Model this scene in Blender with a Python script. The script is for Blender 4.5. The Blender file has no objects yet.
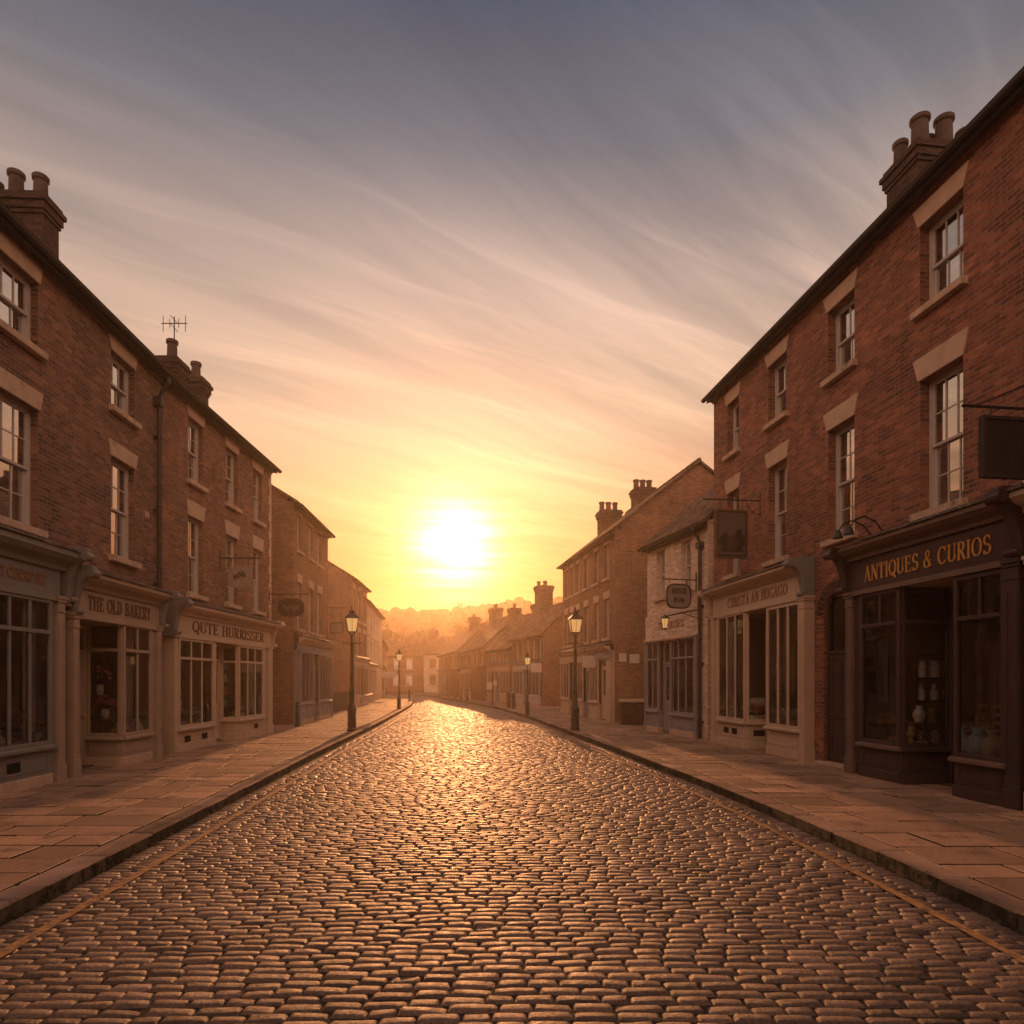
import bpy, math, random
import numpy as np
from mathutils import Vector, Matrix, noise as mnoise
rnd = random.Random(7)
R = math.radians
sc = bpy.context.scene
col = sc.collection

# ------------------------------------------------------------------ camera
EYE = 1.75
cam = bpy.data.cameras.new('camera'); camo = bpy.data.objects.new('camera', cam); col.objects.link(camo)
camo.location = (0, 0, EYE); camo.rotation_euler = (R(90), 0, 0)
cam.sensor_width = 36; cam.lens = 36 * 660 / 1024; cam.shift_y = (680 - 512) / 1024
cam.clip_start = 0.05; cam.clip_end = 2000
sc.camera = camo
# ------------------------------------------------------------------ exposure
sc.view_settings.view_transform = 'Standard'; sc.view_settings.look = 'None'
sc.view_settings.gamma = 1; sc.view_settings.use_curve_mapping = False
sc.view_settings.exposure = 0.0
sc.cycles.use_denoising = True
sc.cycles.max_bounces = 6; sc.cycles.diffuse_bounces = 3; sc.cycles.glossy_bounces = 3
sc.cycles.transparent_max_bounces = 12; sc.cycles.volume_bounces = 1
sc.cycles.sample_clamp_indirect = 6
# ------------------------------------------------------------------ sun
SUN_AZ, SUN_EL = -4.94, 11.5           # seen low above the valley, a little left of the street axis
sd = Vector((math.sin(R(SUN_AZ)) * math.cos(R(SUN_EL)), math.cos(R(SUN_AZ)) * math.cos(R(SUN_EL)), math.sin(R(SUN_EL))))
sun = bpy.data.lights.new('sun', 'SUN'); suno = bpy.data.objects.new('sun', sun); col.objects.link(suno)
sun.energy = 3.0; sun.angle = R(0.6); sun.color = (1, .40, .14)
suno.rotation_euler = sd.to_track_quat('Z', 'Y').to_euler()

# ------------------------------------------------------------------ node helper
class NT:
    def __init__(s, nt): s.nt = nt; s.n = nt.nodes; s.n.clear()
    def a(s, t, **k):
        nd = s.n.new(t)
        for q, v in k.items():
            if q.startswith('_'): setattr(nd, q[1:], v)
        return nd
    def set(s, sock, v):
        if isinstance(v, bpy.types.NodeSocket): s.nt.links.new(v, sock)
        else: sock.default_value = v
    def m(s, op, a, b=None, c=None, clamp=False):
        nd = s.n.new('ShaderNodeMath'); nd.operation = op; nd.use_clamp = clamp
        s.set(nd.inputs[0], a)
        if b is not None: s.set(nd.inputs[1], b)
        if c is not None: s.set(nd.inputs[2], c)
        return nd.outputs[0]
    def vm(s, op, a, b=None, out=0):
        nd = s.n.new('ShaderNodeVectorMath'); nd.operation = op
        s.set(nd.inputs[0], a)
        if b is not None: s.set(nd.inputs[1], b)
        return nd.outputs[out]
    def mix(s, f, a, b, mode='MIX'):
        nd = s.n.new('ShaderNodeMix'); nd.data_type = 'RGBA'; nd.blend_type = mode
        s.set(nd.inputs[0], f); s.set(nd.inputs[6], a if not isinstance(a, tuple) or len(a) == 4 else (*a, 1))
        s.set(nd.inputs[7], b if not isinstance(b, tuple) or len(b) == 4 else (*b, 1))
        return nd.outputs[2]
    def ramp(s, f, stops, interp='LINEAR'):
        nd = s.n.new('ShaderNodeValToRGB'); s.set(nd.inputs[0], f); e = nd.color_ramp.elements; nd.color_ramp.interpolation = interp
        while len(e) < len(stops): e.new(.5)
        for i, (p, c) in enumerate(stops):
            e[i].position = p; e[i].color = (*c, 1) if isinstance(c, tuple) else (c, c, c, 1)
        return nd.outputs[0]
    def noise(s, vec, scale, detail=4, rough=.55, out=0, dist=0):
        nd = s.n.new('ShaderNodeTexNoise'); 
        if vec is not None: s.set(nd.inputs['Vector'], vec)
        nd.inputs['Scale'].default_value = scale; nd.inputs['Detail'].default_value = detail
        nd.inputs['Roughness'].default_value = rough; nd.inputs['Distortion'].default_value = dist
        return nd.outputs[out]
    def map(s, vec, loc=(0, 0, 0), rot=(0, 0, 0), sc_=(1, 1, 1)):
        nd = s.n.new('ShaderNodeMapping'); s.set(nd.inputs[0], vec)
        nd.inputs[1].default_value = loc; nd.inputs[2].default_value = rot; nd.inputs[3].default_value = sc_
        return nd.outputs[0]

def srgb(r, g, b):
    f = lambda c: (c / 255 / 12.92) if c <= 10 else ((c / 255 + .055) / 1.055) ** 2.4
    return (f(r), f(g), f(b))

# ------------------------------------------------------------------ sky
w = bpy.data.worlds.new('World'); sc.world = w; w.use_nodes = True
n = NT(w.node_tree)
tc = n.a('ShaderNodeTexCoord'); D = n.vm('NORMALIZE', tc.outputs['Generated'])
sep = n.a('ShaderNodeSeparateXYZ'); n.set(sep.inputs[0], D); dx, dy, dz = sep.outputs
sky = n.a('ShaderNodeTexSky', _sky_type='NISHITA', _sun_disc=False, _sun_elevation=R(SUN_EL), _sun_rotation=R(SUN_AZ))
sky.air_density = 2.0; sky.dust_density = 4.0; sky.ozone_density = 1.5
zc = n.m('MAXIMUM', dz, 0.0)
toward = n.ramp(zc, [(0.0, srgb(186, 84, 34)), (.14, srgb(196, 108, 62)), (.24, srgb(224, 158, 114)), (.36, srgb(218, 182, 154)),
                     (.50, srgb(184, 162, 152)), (.62, srgb(116, 116, 126)), (.75, srgb(60, 76, 101)), (1.0, srgb(88, 92, 110))])
# unseen sky behind the viewer, brightened as added fill light for the street
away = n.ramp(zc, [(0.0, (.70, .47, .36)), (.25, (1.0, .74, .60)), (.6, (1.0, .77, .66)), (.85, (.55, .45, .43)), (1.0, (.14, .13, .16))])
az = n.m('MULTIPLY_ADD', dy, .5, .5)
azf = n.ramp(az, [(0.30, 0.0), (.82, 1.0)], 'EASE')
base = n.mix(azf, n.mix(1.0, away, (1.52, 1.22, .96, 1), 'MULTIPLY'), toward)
cosang = n.vm('DOT_PRODUCT', D, tuple(sd), out=1)
cp = n.m('MAXIMUM', cosang, 0.0)
# broad brightening round the sun, darker to the upper corners
halo = n.m('POWER', cp, 7.0)
base = n.mix(1.0, base, n.ramp(halo, [(0, .80), (1, 1.22)]), 'MULTIPLY')
# cirrus: streaks laid on a high flat layer
den = n.m('ADD', zc, .06)
cmb = n.a('ShaderNodeCombineXYZ'); n.set(cmb.inputs[0], n.m('DIVIDE', dx, den)); n.set(cmb.inputs[1], n.m('DIVIDE', dy, den))
P = cmb.outputs[0]
warp = n.noise(P, .7, 3, .5, out=1)
Pw = n.vm('ADD', P, n.vm('MULTIPLY', n.vm('SUBTRACT', warp, (.5, .5, .5)), (.38, .38, 0)))
s1 = n.noise(n.map(n.map(Pw, rot=(0, 0, R(-42))), sc_=(.22, 1.9, 1)), 1.5, 8, .60)
s2 = n.noise(n.map(n.map(Pw, rot=(0, 0, R(-30))), loc=(3, 1, 0), sc_=(.16, 3.4, 1)), 1.7, 9, .62)
s3 = n.noise(n.map(n.map(P, rot=(0, 0, R(-36))), loc=(.6, 2.3, 0), sc_=(.10, 1.0, 1)), 1.6, 4, .5)
big = n.noise(n.map(P, loc=(1.7, 4.1, 0)), .6, 3, .5)
c1 = n.ramp(s1, [(.40, 0.0), (.68, 1.0)]); c2 = n.ramp(s2, [(.50, 0.0), (.68, 1.0)], 'EASE'); c3 = n.ramp(s3, [(.56, 0.0), (.66, 1.0)], 'EASE')
bigm = n.ramp(big, [(.36, .30), (.62, 1.0)])
cl = n.m('MULTIPLY', n.m('ADD', n.m('MULTIPLY_ADD', c2, .75, c1), n.m('MULTIPLY', c3, n.m('MULTIPLY_ADD', c2, .7, .25))), bigm, clamp=True)
cl = n.m('MULTIPLY', cl, n.ramp(zc, [(0.03, .3), (.2, .8), (.45, 1.0), (.62, .8), (.8, .45)]))
base = n.mix(cl, base, n.mix(1.0, base, (1.60, 1.50, 1.40, 1), 'MULTIPLY'))
gaps = n.ramp(s1, [(.34, 1.0), (.52, 0.0)])
base = n.mix(n.m('MULTIPLY', gaps, .42), base, n.mix(1.0, base, (.66, .70, .80, 1), 'MULTIPLY'))
# veiled sun: glare of the thin cloud in front of it
streak = n.ramp(n.noise(n.map(D, rot=(0, R(4), 0), sc_=(4, 4, 60)), 1.5, 5, .55), [(.36, .45), (.62, 1.5)])
g1 = n.m('MULTIPLY', n.m('MULTIPLY', n.m('POWER', cp, 900.0), 3.2), streak)
g2 = n.m('MULTIPLY', n.m('MULTIPLY', n.m('POWER', cp, 300.0), .30), streak)
g3 = n.m('MULTIPLY', n.m('POWER', cp, 40.0), .03)
add = n.mix(1.0, n.mix(1.0, (1, .74, .44, 1), n.ramp(n.m('MULTIPLY', n.m('ADD', g1, g2), .1), [(0, 0.0), (1, 1.0)]), 'MULTIPLY'), (10, 10, 10, 1), 'MULTIPLY')
g3c = n.mix(1.0, (1, .42, .10, 1), g3, 'MULTIPLY')
nish = n.mix(1.0, sky.outputs[0], (.10, .10, .10, 1), 'MULTIPLY')
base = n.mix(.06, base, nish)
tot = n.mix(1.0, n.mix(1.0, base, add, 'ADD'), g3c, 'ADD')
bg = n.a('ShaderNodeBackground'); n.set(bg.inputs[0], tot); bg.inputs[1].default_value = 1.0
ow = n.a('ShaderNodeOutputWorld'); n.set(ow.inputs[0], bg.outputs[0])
w.cycles.sampling_method = 'MANUAL'; w.cycles.sample_map_resolution = 1024

# ------------------------------------------------------------------ materials
def mat(name, base, rough=.8, bump=None, bumpd=.004, var=.25, vscale=3.0, spec=.3, metal=0, tint=False, fine=None, emit=None, dirt=None, coords='UV'):
    m = bpy.data.materials.new(name); m.use_nodes = True; t = NT(m.node_tree)
    o = t.a('ShaderNodeOutputMaterial'); b = t.a('ShaderNodeBsdfPrincipled'); t.set(o.inputs[0], b.outputs[0])
    c = t.a('ShaderNodeTexCoord').outputs['Object']
    nz = t.noise(c, vscale, 5, .6)
    f = t.ramp(nz, [(.25, 1 - var), (.75, 1 + var)])
    colr = t.mix(1.0, (*base, 1), f, 'MULTIPLY')
    if tint:
        at = t.a('ShaderNodeAttribute', _attribute_name='tint')
        colr = t.mix(1.0, colr, t.ramp(at.outputs['Fac'], [(0, .62), (1, 1.38)]), 'MULTIPLY')
    if dirt:
        dn = t.noise(c, dirt[1], 8, .7)
        colr = t.mix(t.ramp(dn, [(dirt[2], 0.0), (dirt[2] + .12, 1.0)]), colr, (*dirt[0], 1))
    t.set(b.inputs['Base Color'], colr)
    rr = t.ramp(t.noise(c, vscale * 4, 4, .6), [(.3, max(rough - .12, .04)), (.7, min(rough + .12, 1))])
    t.set(b.inputs['Roughness'], rr)
    b.inputs['Specular IOR Level'].default_value = spec; b.inputs['Metallic'].default_value = metal
    if bump:
        bn = t.a('ShaderNodeBump'); bn.inputs['Distance'].default_value = bumpd; bn.inputs['Strength'].default_value = 1
        t.set(bn.inputs['Height'], t.noise(c, bump, 6, .65)); t.set(b.inputs['Normal'], bn.outputs[0])
    if emit: b.inputs['Emission Color'].default_value = (*emit[0], 1); b.inputs['Emission Strength'].default_value = emit[1]
    return m

def brick(name, c1, c2, mortar, dark=(.03, .02, .018), bw=.225, rh=.075, mort=.010, bumpd=.014, dmix=.35, offset=.5, rough=.88, bigvar=.35, msm=.2, sootk=1.0):
    m = bpy.data.materials.new(name); m.use_nodes = True; t = NT(m.node_tree)
    o = t.a('ShaderNodeOutputMaterial'); b = t.a('ShaderNodeBsdfPrincipled'); t.set(o.inputs[0], b.outputs[0])
    uv = t.a('ShaderNodeUVMap').outputs[0]
    wob = t.vm('MULTIPLY', t.vm('SUBTRACT', t.noise(uv, 9, 2, .5, out=1), (.5, .5, .5)), (.012, .012, 0))
    v = t.vm('ADD', uv, wob)
    br = t.a('ShaderNodeTexBrick'); t.set(br.inputs['Vector'], v); br.offset = offset
    br.inputs['Color1'].default_value = (0, 0, 0, 1); br.inputs['Color2'].default_value = (1, 1, 1, 1); br.inputs['Mortar'].default_value = (.5, .5, .5, 1)
    br.inputs['Scale'].default_value = 1; br.inputs['Mortar Size'].default_value = mort; br.inputs['Mortar Smooth'].default_value = msm
    br.inputs['Brick Width'].default_value = bw; br.inputs['Row Height'].default_value = rh
    fac = br.outputs['Fac']
    k = t.ramp(br.outputs['Color'], [(0, dark), (.22, tuple(x * .7 for x in c1)), (.5, c1), (.8, c2), (1, tuple(x * 1.25 for x in c2))])
    k = t.mix(dmix, k, t.mix(1.0, (*c1, 1), t.ramp(t.noise(uv, 24, 6, .75), [(.32, .25), (.68, 1.9)]), 'MULTIPLY'))
    k = t.mix(1.0, k, t.ramp(t.noise(uv, .7, 5, .6), [(.3, 1 - bigvar), (.7, 1 + bigvar)]), 'MULTIPLY')
    soot = t.m('MAXIMUM', t.ramp(t.noise(t.map(uv, sc_=(1, .5, 1)), 2.2, 7, .7), [(.50, 0.0), (.70, .75)]), t.ramp(t.noise(t.map(uv, sc_=(2.2, .14, 1)), 1.6, 6, .6), [(.56, 0.0), (.72, .6)]))
    pale = t.ramp(t.noise(t.map(uv, loc=(5, 3, 0)), 1.1, 7, .7), [(.60, 0.0), (.74, .45)])
    k = t.mix(pale, k, t.mix(1.0, k, (1.5, 1.35, 1.25, 1), 'MULTIPLY'))
    k = t.mix(t.m('MULTIPLY', soot, sootk), k, t.mix(1.0, k, (.35, .33, .33, 1), 'MULTIPLY'))
    k = t.mix(fac, k, (*mortar, 1))
    t.set(b.inputs['Base Color'], k); b.inputs['Roughness'].default_value = rough; b.inputs['Specular IOR Level'].default_value = .25
    h = t.m('ADD', t.m('MULTIPLY', t.m('SUBTRACT', 1.0, fac), .7), t.m('MULTIPLY', t.noise(uv, 60, 5, .7), .5))
    h = t.m('ADD', h, t.m('MULTIPLY', br.outputs['Color'], .25))
    bn = t.a('ShaderNodeBump'); bn.inputs['Distance'].default_value = bumpd; bn.inputs['Strength'].default_value = 1
    t.set(bn.inputs['Height'], h); t.set(b.inputs['Normal'], bn.outputs[0])
    return m

def glassmat(name, tint=(.97, .98, .97), extra=.0, fk=1.7, rough=.02, wav=.0015):
    m = bpy.data.materials.new(name); m.use_nodes = True; t = NT(m.node_tree)
    o = t.a('ShaderNodeOutputMaterial'); tr = t.a('ShaderNodeBsdfTransparent'); tr.inputs[0].default_value = (*tint, 1)
    g = t.a('ShaderNodeBsdfGlossy'); g.inputs['Roughness'].default_value = rough; g.inputs['Color'].default_value = (.95, .95, .95, 1)
    c = t.a('ShaderNodeTexCoord').outputs['Object']
    bn = t.a('ShaderNodeBump'); bn.inputs['Distance'].default_value = wav; bn.inputs['Strength'].default_value = 1
    t.set(bn.inputs['Height'], t.noise(c, 2.5, 2, .5)); t.set(g.inputs['Normal'], bn.outputs[0])
    fr = t.a('ShaderNodeFresnel'); fr.inputs[0].default_value = 1.52
    f = t.m('ADD', t.m('MULTIPLY', fr.outputs[0], fk), extra, clamp=True)
    mx = t.a('ShaderNodeMixShader'); t.set(mx.inputs[0], f); t.set(mx.inputs[1], tr.outputs[0]); t.set(mx.inputs[2], g.outputs[0])
    t.set(o.inputs[0], mx.outputs[0]); return m

M = {}
M['brick_l'] = brick('brick_brown', (.22, .10, .07), (.38, .175, .115), (.23, .18, .145), dark=(.05, .035, .03), bw=.215, rh=.07, dmix=.5)
M['brick_l2'] = brick('brick_brown_second', (.28, .125, .08), (.38, .18, .115), (.22, .165, .13), dark=(.10, .055, .04), bw=.215, rh=.07, dmix=.5)
M['brick_r'] = brick('brick_red', (.26, .085, .055), (.46, .165, .09), (.24, .18, .145), dark=(.06, .035, .03), bw=.215, rh=.07, dmix=.5)
M['brick_far'] = brick('brick_far', (.29, .135, .08), (.38, .18, .11), (.25, .18, .13), dark=(.15, .075, .05), bw=.215, rh=.07, dmix=.5)
M['brick_cream'] = brick('brick_cream', (.68, .50, .39), (.74, .56, .45), (.60, .44, .34), dark=(.58, .42, .33), bumpd=.004, dmix=.15, bigvar=.08, sootk=.25)
M['brick_gauged'] = brick('brick_dark', (.09, .043, .033), (.135, .065, .046), (.08, .06, .052))
M['tile'] = brick('roof_tile', (.16, .09, .06), (.25, .145, .09), (.03, .022, .02), bw=.2, rh=.16, mort=.008, bumpd=.02)
M['slate'] = brick('roof_slate', (.06, .052, .052), (.10, .085, .08), (.02, .018, .018), bw=.3, rh=.22, mort=.006, bumpd=.015)
M['stone'] = mat('lintel_stone', (.53, .375, .28), .85, 40, .003, .18, 4, dirt=((.22, .15, .11), 5, .60))
M['sill'] = mat('sill_stone', (.52, .37, .28), .85, 40, .004, .25, 5, dirt=((.15, .10, .08), 6, .56))
M['white'] = mat('sash_paint', (.52, .46, .43), .5, 60, .001, .1, 6, dirt=((.32, .25, .21), 7, .62))
M['shop_a'] = mat('grey_paint', (.21, .19, .185), .5, 30, .0015, .12, 3, dirt=((.15, .11, .09), 6, .62))
M['shop_b'] = mat('taupe_paint', (.37, .27, .21), .5, 30, .0015, .12, 3, dirt=((.2, .13, .10), 6, .62))
M['shop_c'] = mat('cream_paint', (.54, .395, .295), .5, 30, .0015, .12, 3, dirt=((.27, .18, .13), 6, .60))
M['shop_d'] = mat('plum_paint', (.062, .037, .037), .42, 30, .0015, .2, 3, dirt=((.035, .022, .02), 6, .6))
M['shop_e'] = mat('blue_grey_paint', (.27, .245, .265), .5, 30, .0015, .12, 3)
M['fascia_d'] = mat('plum_fascia', (.065, .032, .030), .4, 30, .001, .15, 3)
M['trim_d'] = mat('worn_trim', (.17, .105, .085), .5, 30, .0015, .2, 3, dirt=((.07, .04, .035), 9, .58))
M['lead'] = mat('lead_flashing', (.10, .085, .08), .6, 14, .012, .35, 5, dirt=((.34, .23, .17), 12, .52))
M['iron'] = mat('black_iron', (.018, .016, .016), .45, 50, .001, .3, 8, spec=.5)
M['pipe'] = mat('pipe_iron', (.035, .026, .024), .5, 50, .001, .3, 8, spec=.4)
M['gold'] = mat('gilt_letter', (.60, .30, .09), .4, None, .001, .25, 30, spec=.5)
M['brownlet'] = mat('brown_letter', (.13, .055, .03), .5, None, .001, .25, 30)
M['tanlet'] = mat('faded_letter', (.28, .15, .085), .5, None, .001, .25, 30)
M['pot'] = mat('clay_pot', (.105, .07, .06), .85, 30, .004, .3, 5, dirt=((.07, .05, .045), 6, .55))
M['lint'] = mat('interior_wood', (.085, .05, .035), .6, 20, .002, .4, 3)
M['inwall'] = mat('interior_wall', (.40, .28, .20), .9, None, .001, .2, 2)
M['curt'] = mat('net_curtain', (.42, .37, .36), .9, None, .001, .15, 5)
M['sign_dark'] = mat('dark_board', (.028, .019, .016), .6, 40, .001, .2, 5)
M['sign_grey'] = mat('grey_board', (.27, .22, .21), .6, 40, .001, .2, 5)
M['sign_tan'] = mat('tan_board', (.34, .26, .21), .6, 40, .001, .2, 5)
M['sign_white'] = mat('pale_board', (.62, .52, .46), .6, 40, .001, .1, 5)
M['picsky'] = mat('painted_dusk', (.11, .085, .075), .5, None, .001, .2, 4)
M['pictree'] = mat('painted_trees', (.028, .020, .013), .5, None, .001, .3, 9)
M['piccot'] = mat('painted_cottage', (.075, .04, .028), .5, None, .001, .3, 9)
M['glass'] = glassmat('window_glass', extra=.42)
M['glass_shop'] = glassmat('shop_glass', extra=.01, fk=1.15)
M['moss'] = mat('gutter_moss', (.05, .05, .022), .95, 60, .01, .5, 9)
M['lampglass'] = mat('lamp_glass_lit', (.6, .45, .25), .3, None, .001, .1, 5, emit=((1, .55, .18), .5))
M['blackhole'] = mat('dark_vent', (.012, .01, .01), .9)
M['soil'] = mat('soil', (.055, .042, .03), .95, 6, .03, .35, 1)
M['kerb'] = mat('kerb_stone', (.32, .205, .15), .75, 55, .006, .3, 2.5, tint=True, dirt=((.05, .045, .028), 4, .60))
M['flag'] = mat('flag_stone', (.36, .215, .145), .68, 30, .010, .35, 1.3, tint=True, dirt=((.19, .115, .08), 2.6, .52), spec=.5)
M['joint'] = mat('joint_dirt', (.03, .024, .018), .95, 40, .01, .4, 4)
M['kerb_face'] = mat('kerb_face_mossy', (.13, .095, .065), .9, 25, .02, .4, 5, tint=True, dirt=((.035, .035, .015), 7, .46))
M['bed'] = mat('sett_joint', (.040, .030, .022), .95, 40, .01, .4, 4)
M['leaf'] = mat('leaf_green', (.05, .075, .028), .7, None, .001, .4, 6)
M['leafd'] = mat('leaf_hill', (.045, .055, .022), .8, None, .001, .5, .3)
M['bark'] = mat('bark', (.06, .045, .035), .9, 20, .01, .3, 3)
M['hill'] = mat('hill_grass', (.06, .065, .03), .95, 1, .1, .4, .1)

def settmat():
    m = bpy.data.materials.new('sett_stone'); m.use_nodes = True; t = NT(m.node_tree)
    o = t.a('ShaderNodeOutputMaterial'); b = t.a('ShaderNodeBsdfPrincipled'); t.set(o.inputs[0], b.outputs[0])
    c = t.a('ShaderNodeTexCoord').outputs['Object']
    at = t.a('ShaderNodeAttribute', _attribute_name='tint').outputs['Fac']
    k = t.ramp(at, [(0, (.08, .055, .048)), (.35, (.165, .108, .084)), (.7, (.235, .152, .115)), (1, (.32, .21, .165))])
    k = t.mix(1.0, k, t.ramp(t.noise(c, 55, 6, .8), [(.32, .35), (.68, 1.75)]), 'MULTIPLY')
    k = t.mix(1.0, k, t.ramp(t.noise(c, .5, 4, .6), [(.3, .8), (.7, 1.2)]), 'MULTIPLY')
    t.set(b.inputs['Base Color'], k)
    t.set(b.inputs['Roughness'], t.ramp(t.noise(c, 12, 5, .6), [(.3, .34), (.7, .62)]))
    b.inputs['Specular IOR Level'].default_value = .5
    bn = t.a('ShaderNodeBump'); bn.inputs['Distance'].default_value = .015; bn.inputs['Strength'].default_value = 1
    t.set(bn.inputs['Height'], t.noise(c, 34, 7, .72)); t.set(b.inputs['Normal'], bn.outputs[0]); return m
M['sett'] = settmat()
M['line'] = mat('worn_yellow_paint', (.46, .25, .10), .6, 40, .006, .3, 5, dirt=((.20, .13, .095), 11, .47))

# ------------------------------------------------------------------ mesh builder
class MB:
    def __init__(s): s.v = []; s.f = []; s.mi = []; s.mt = None; s.cur = 0
    def xf(s, m=None): s.mt = m; return s
    def V(s, pts):
        b = len(s.v)
        for p in pts:
            p = Vector(p)
            if s.mt is not None: p = s.mt @ p
            s.v.append(tuple(p))
        return b
    def F(s, f): s.f.append(f); s.mi.append(s.cur)
    def poly(s, pts): b = s.V(pts); s.F(tuple(range(b, b + len(pts))))
    def box(s, x0, x1, y0, y1, z0, z1):
        b = s.V([(x0, y0, z0), (x1, y0, z0), (x1, y1, z0), (x0, y1, z0), (x0, y0, z1), (x1, y0, z1), (x1, y1, z1), (x0, y1, z1)])
        for q in ((0, 3, 2, 1), (4, 5, 6, 7), (0, 1, 5, 4), (1, 2, 6, 5), (2, 3, 7, 6), (3, 0, 4, 7)): s.F(tuple(b + i for i in q))
    def prism(s, poly, axis, a0, a1):
        # poly: 2d points; axis 'x': (y,z), 'y': (x,z), 'z': (x,y)
        def P3(p, a): return {'x': (a, p[0], p[1]), 'y': (p[0], a, p[1]), 'z': (p[0], p[1], a)}[axis]
        k = len(poly); b = s.V([P3(p, a0) for p in poly] + [P3(p, a1) for p in poly])
        area = sum(poly[i][0] * poly[(i + 1) % k][1] - poly[(i + 1) % k][0] * poly[i][1] for i in range(k))
        flip = (area > 0) ^ (axis == 'y') ^ (a1 < a0)
        A = list(range(b, b + k)); Bq = list(range(b + k, b + 2 * k))
        s.F(tuple(A[::-1] if flip else A)); s.F(tuple(Bq if flip else Bq[::-1]))
        for i in range(k):
            j = (i + 1) % k; q = (A[i], A[j], Bq[j], Bq[i]); s.F(q if flip else q[::-1])
    def tube(s, pts, r, k=8, cap=True):
        pts = [Vector(p) for p in pts]; rs = r if isinstance(r, (list, tuple)) else [r] * len(pts); rings = []
        for i, p in enumerate(pts):
            t = (pts[min(i + 1, len(pts) - 1)] - pts[max(i - 1, 0)]).normalized()
            u = t.cross(Vector((0, 0, 1)) if abs(t.z) < .9 else Vector((1, 0, 0))).normalized(); v = t.cross(u)
            rings.append(s.V([p + (u * math.cos(2 * math.pi * q / k) + v * math.sin(2 * math.pi * q / k)) * rs[i] for q in range(k)]))
        for a, b in zip(rings, rings[1:]):
            for q in range(k): s.F((a + q, b + q, b + (q + 1) % k, a + (q + 1) % k))
        if cap: s.F(tuple(rings[0] + q for q in range(k))); s.F(tuple(rings[-1] + q for q in range(k))[::-1])
    def lathe(s, prof, c=(0, 0, 0), k=16, cap=True):
        rings = [s.V([(c[0] + r * math.cos(2 * math.pi * q / k), c[1] + r * math.sin(2 * math.pi * q / k), c[2] + z) for q in range(k)]) for r, z in prof]
        for a, b in zip(rings, rings[1:]):
            for q in range(k): s.F((a + q, a + (q + 1) % k, b + (q + 1) % k, b + q))
        if cap: s.F(tuple(rings[0] + q for q in range(k))[::-1]); s.F(tuple(rings[-1] + q for q in range(k)))
    def build(s, name, m, parent=None, smooth=False, bev=0):
        me = bpy.data.meshes.new(name); me.from_pydata(s.v, [], s.f)
        for x in (m if isinstance(m, list) else [m]): me.materials.append(M[x] if isinstance(x, str) else x)
        me.polygons.foreach_set('material_index', s.mi)
        co = np.array(s.v, dtype=float); uvl = me.uv_layers.new(name='UVMap'); arr = np.zeros((len(me.loops), 2))
        for p in me.polygons:
            nx, ny, nz = map(abs, p.normal)
            for li in p.loop_indices:
                q = co[me.loops[li].vertex_index]
                arr[li] = (q[0], q[1]) if nz > nx and nz > ny else ((q[0], q[2]) if ny >= nx else (q[1], q[2]))
        uvl.data.foreach_set('uv', arr.ravel())
        if smooth: me.shade_smooth()
        o = bpy.data.objects.new(name, me); col.objects.link(o)
        if parent: o.parent = parent
        if bev:
            md = o.modifiers.new('edge', 'BEVEL'); md.width = bev; md.segments = 2; md.limit_method = 'ANGLE'; md.angle_limit = R(40)
        return o

def tag(o, label=None, cat=None, group=None, kind=None):
    if label: o['label'] = label
    if cat: o['category'] = cat
    if group: o['group'] = group
    if kind: o['kind'] = kind
    return o
def empty(name, loc, rz=0, label=None, cat=None, group=None):
    o = bpy.data.objects.new(name, None); col.objects.link(o); o.location = loc; o.rotation_euler = (0, 0, rz)
    o.empty_display_size = .3
    return tag(o, label, cat, group)
def T(x, y, z=0, a=0): return Matrix.Translation((x, y, z)) @ Matrix.Rotation(a, 4, 'Z')

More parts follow.
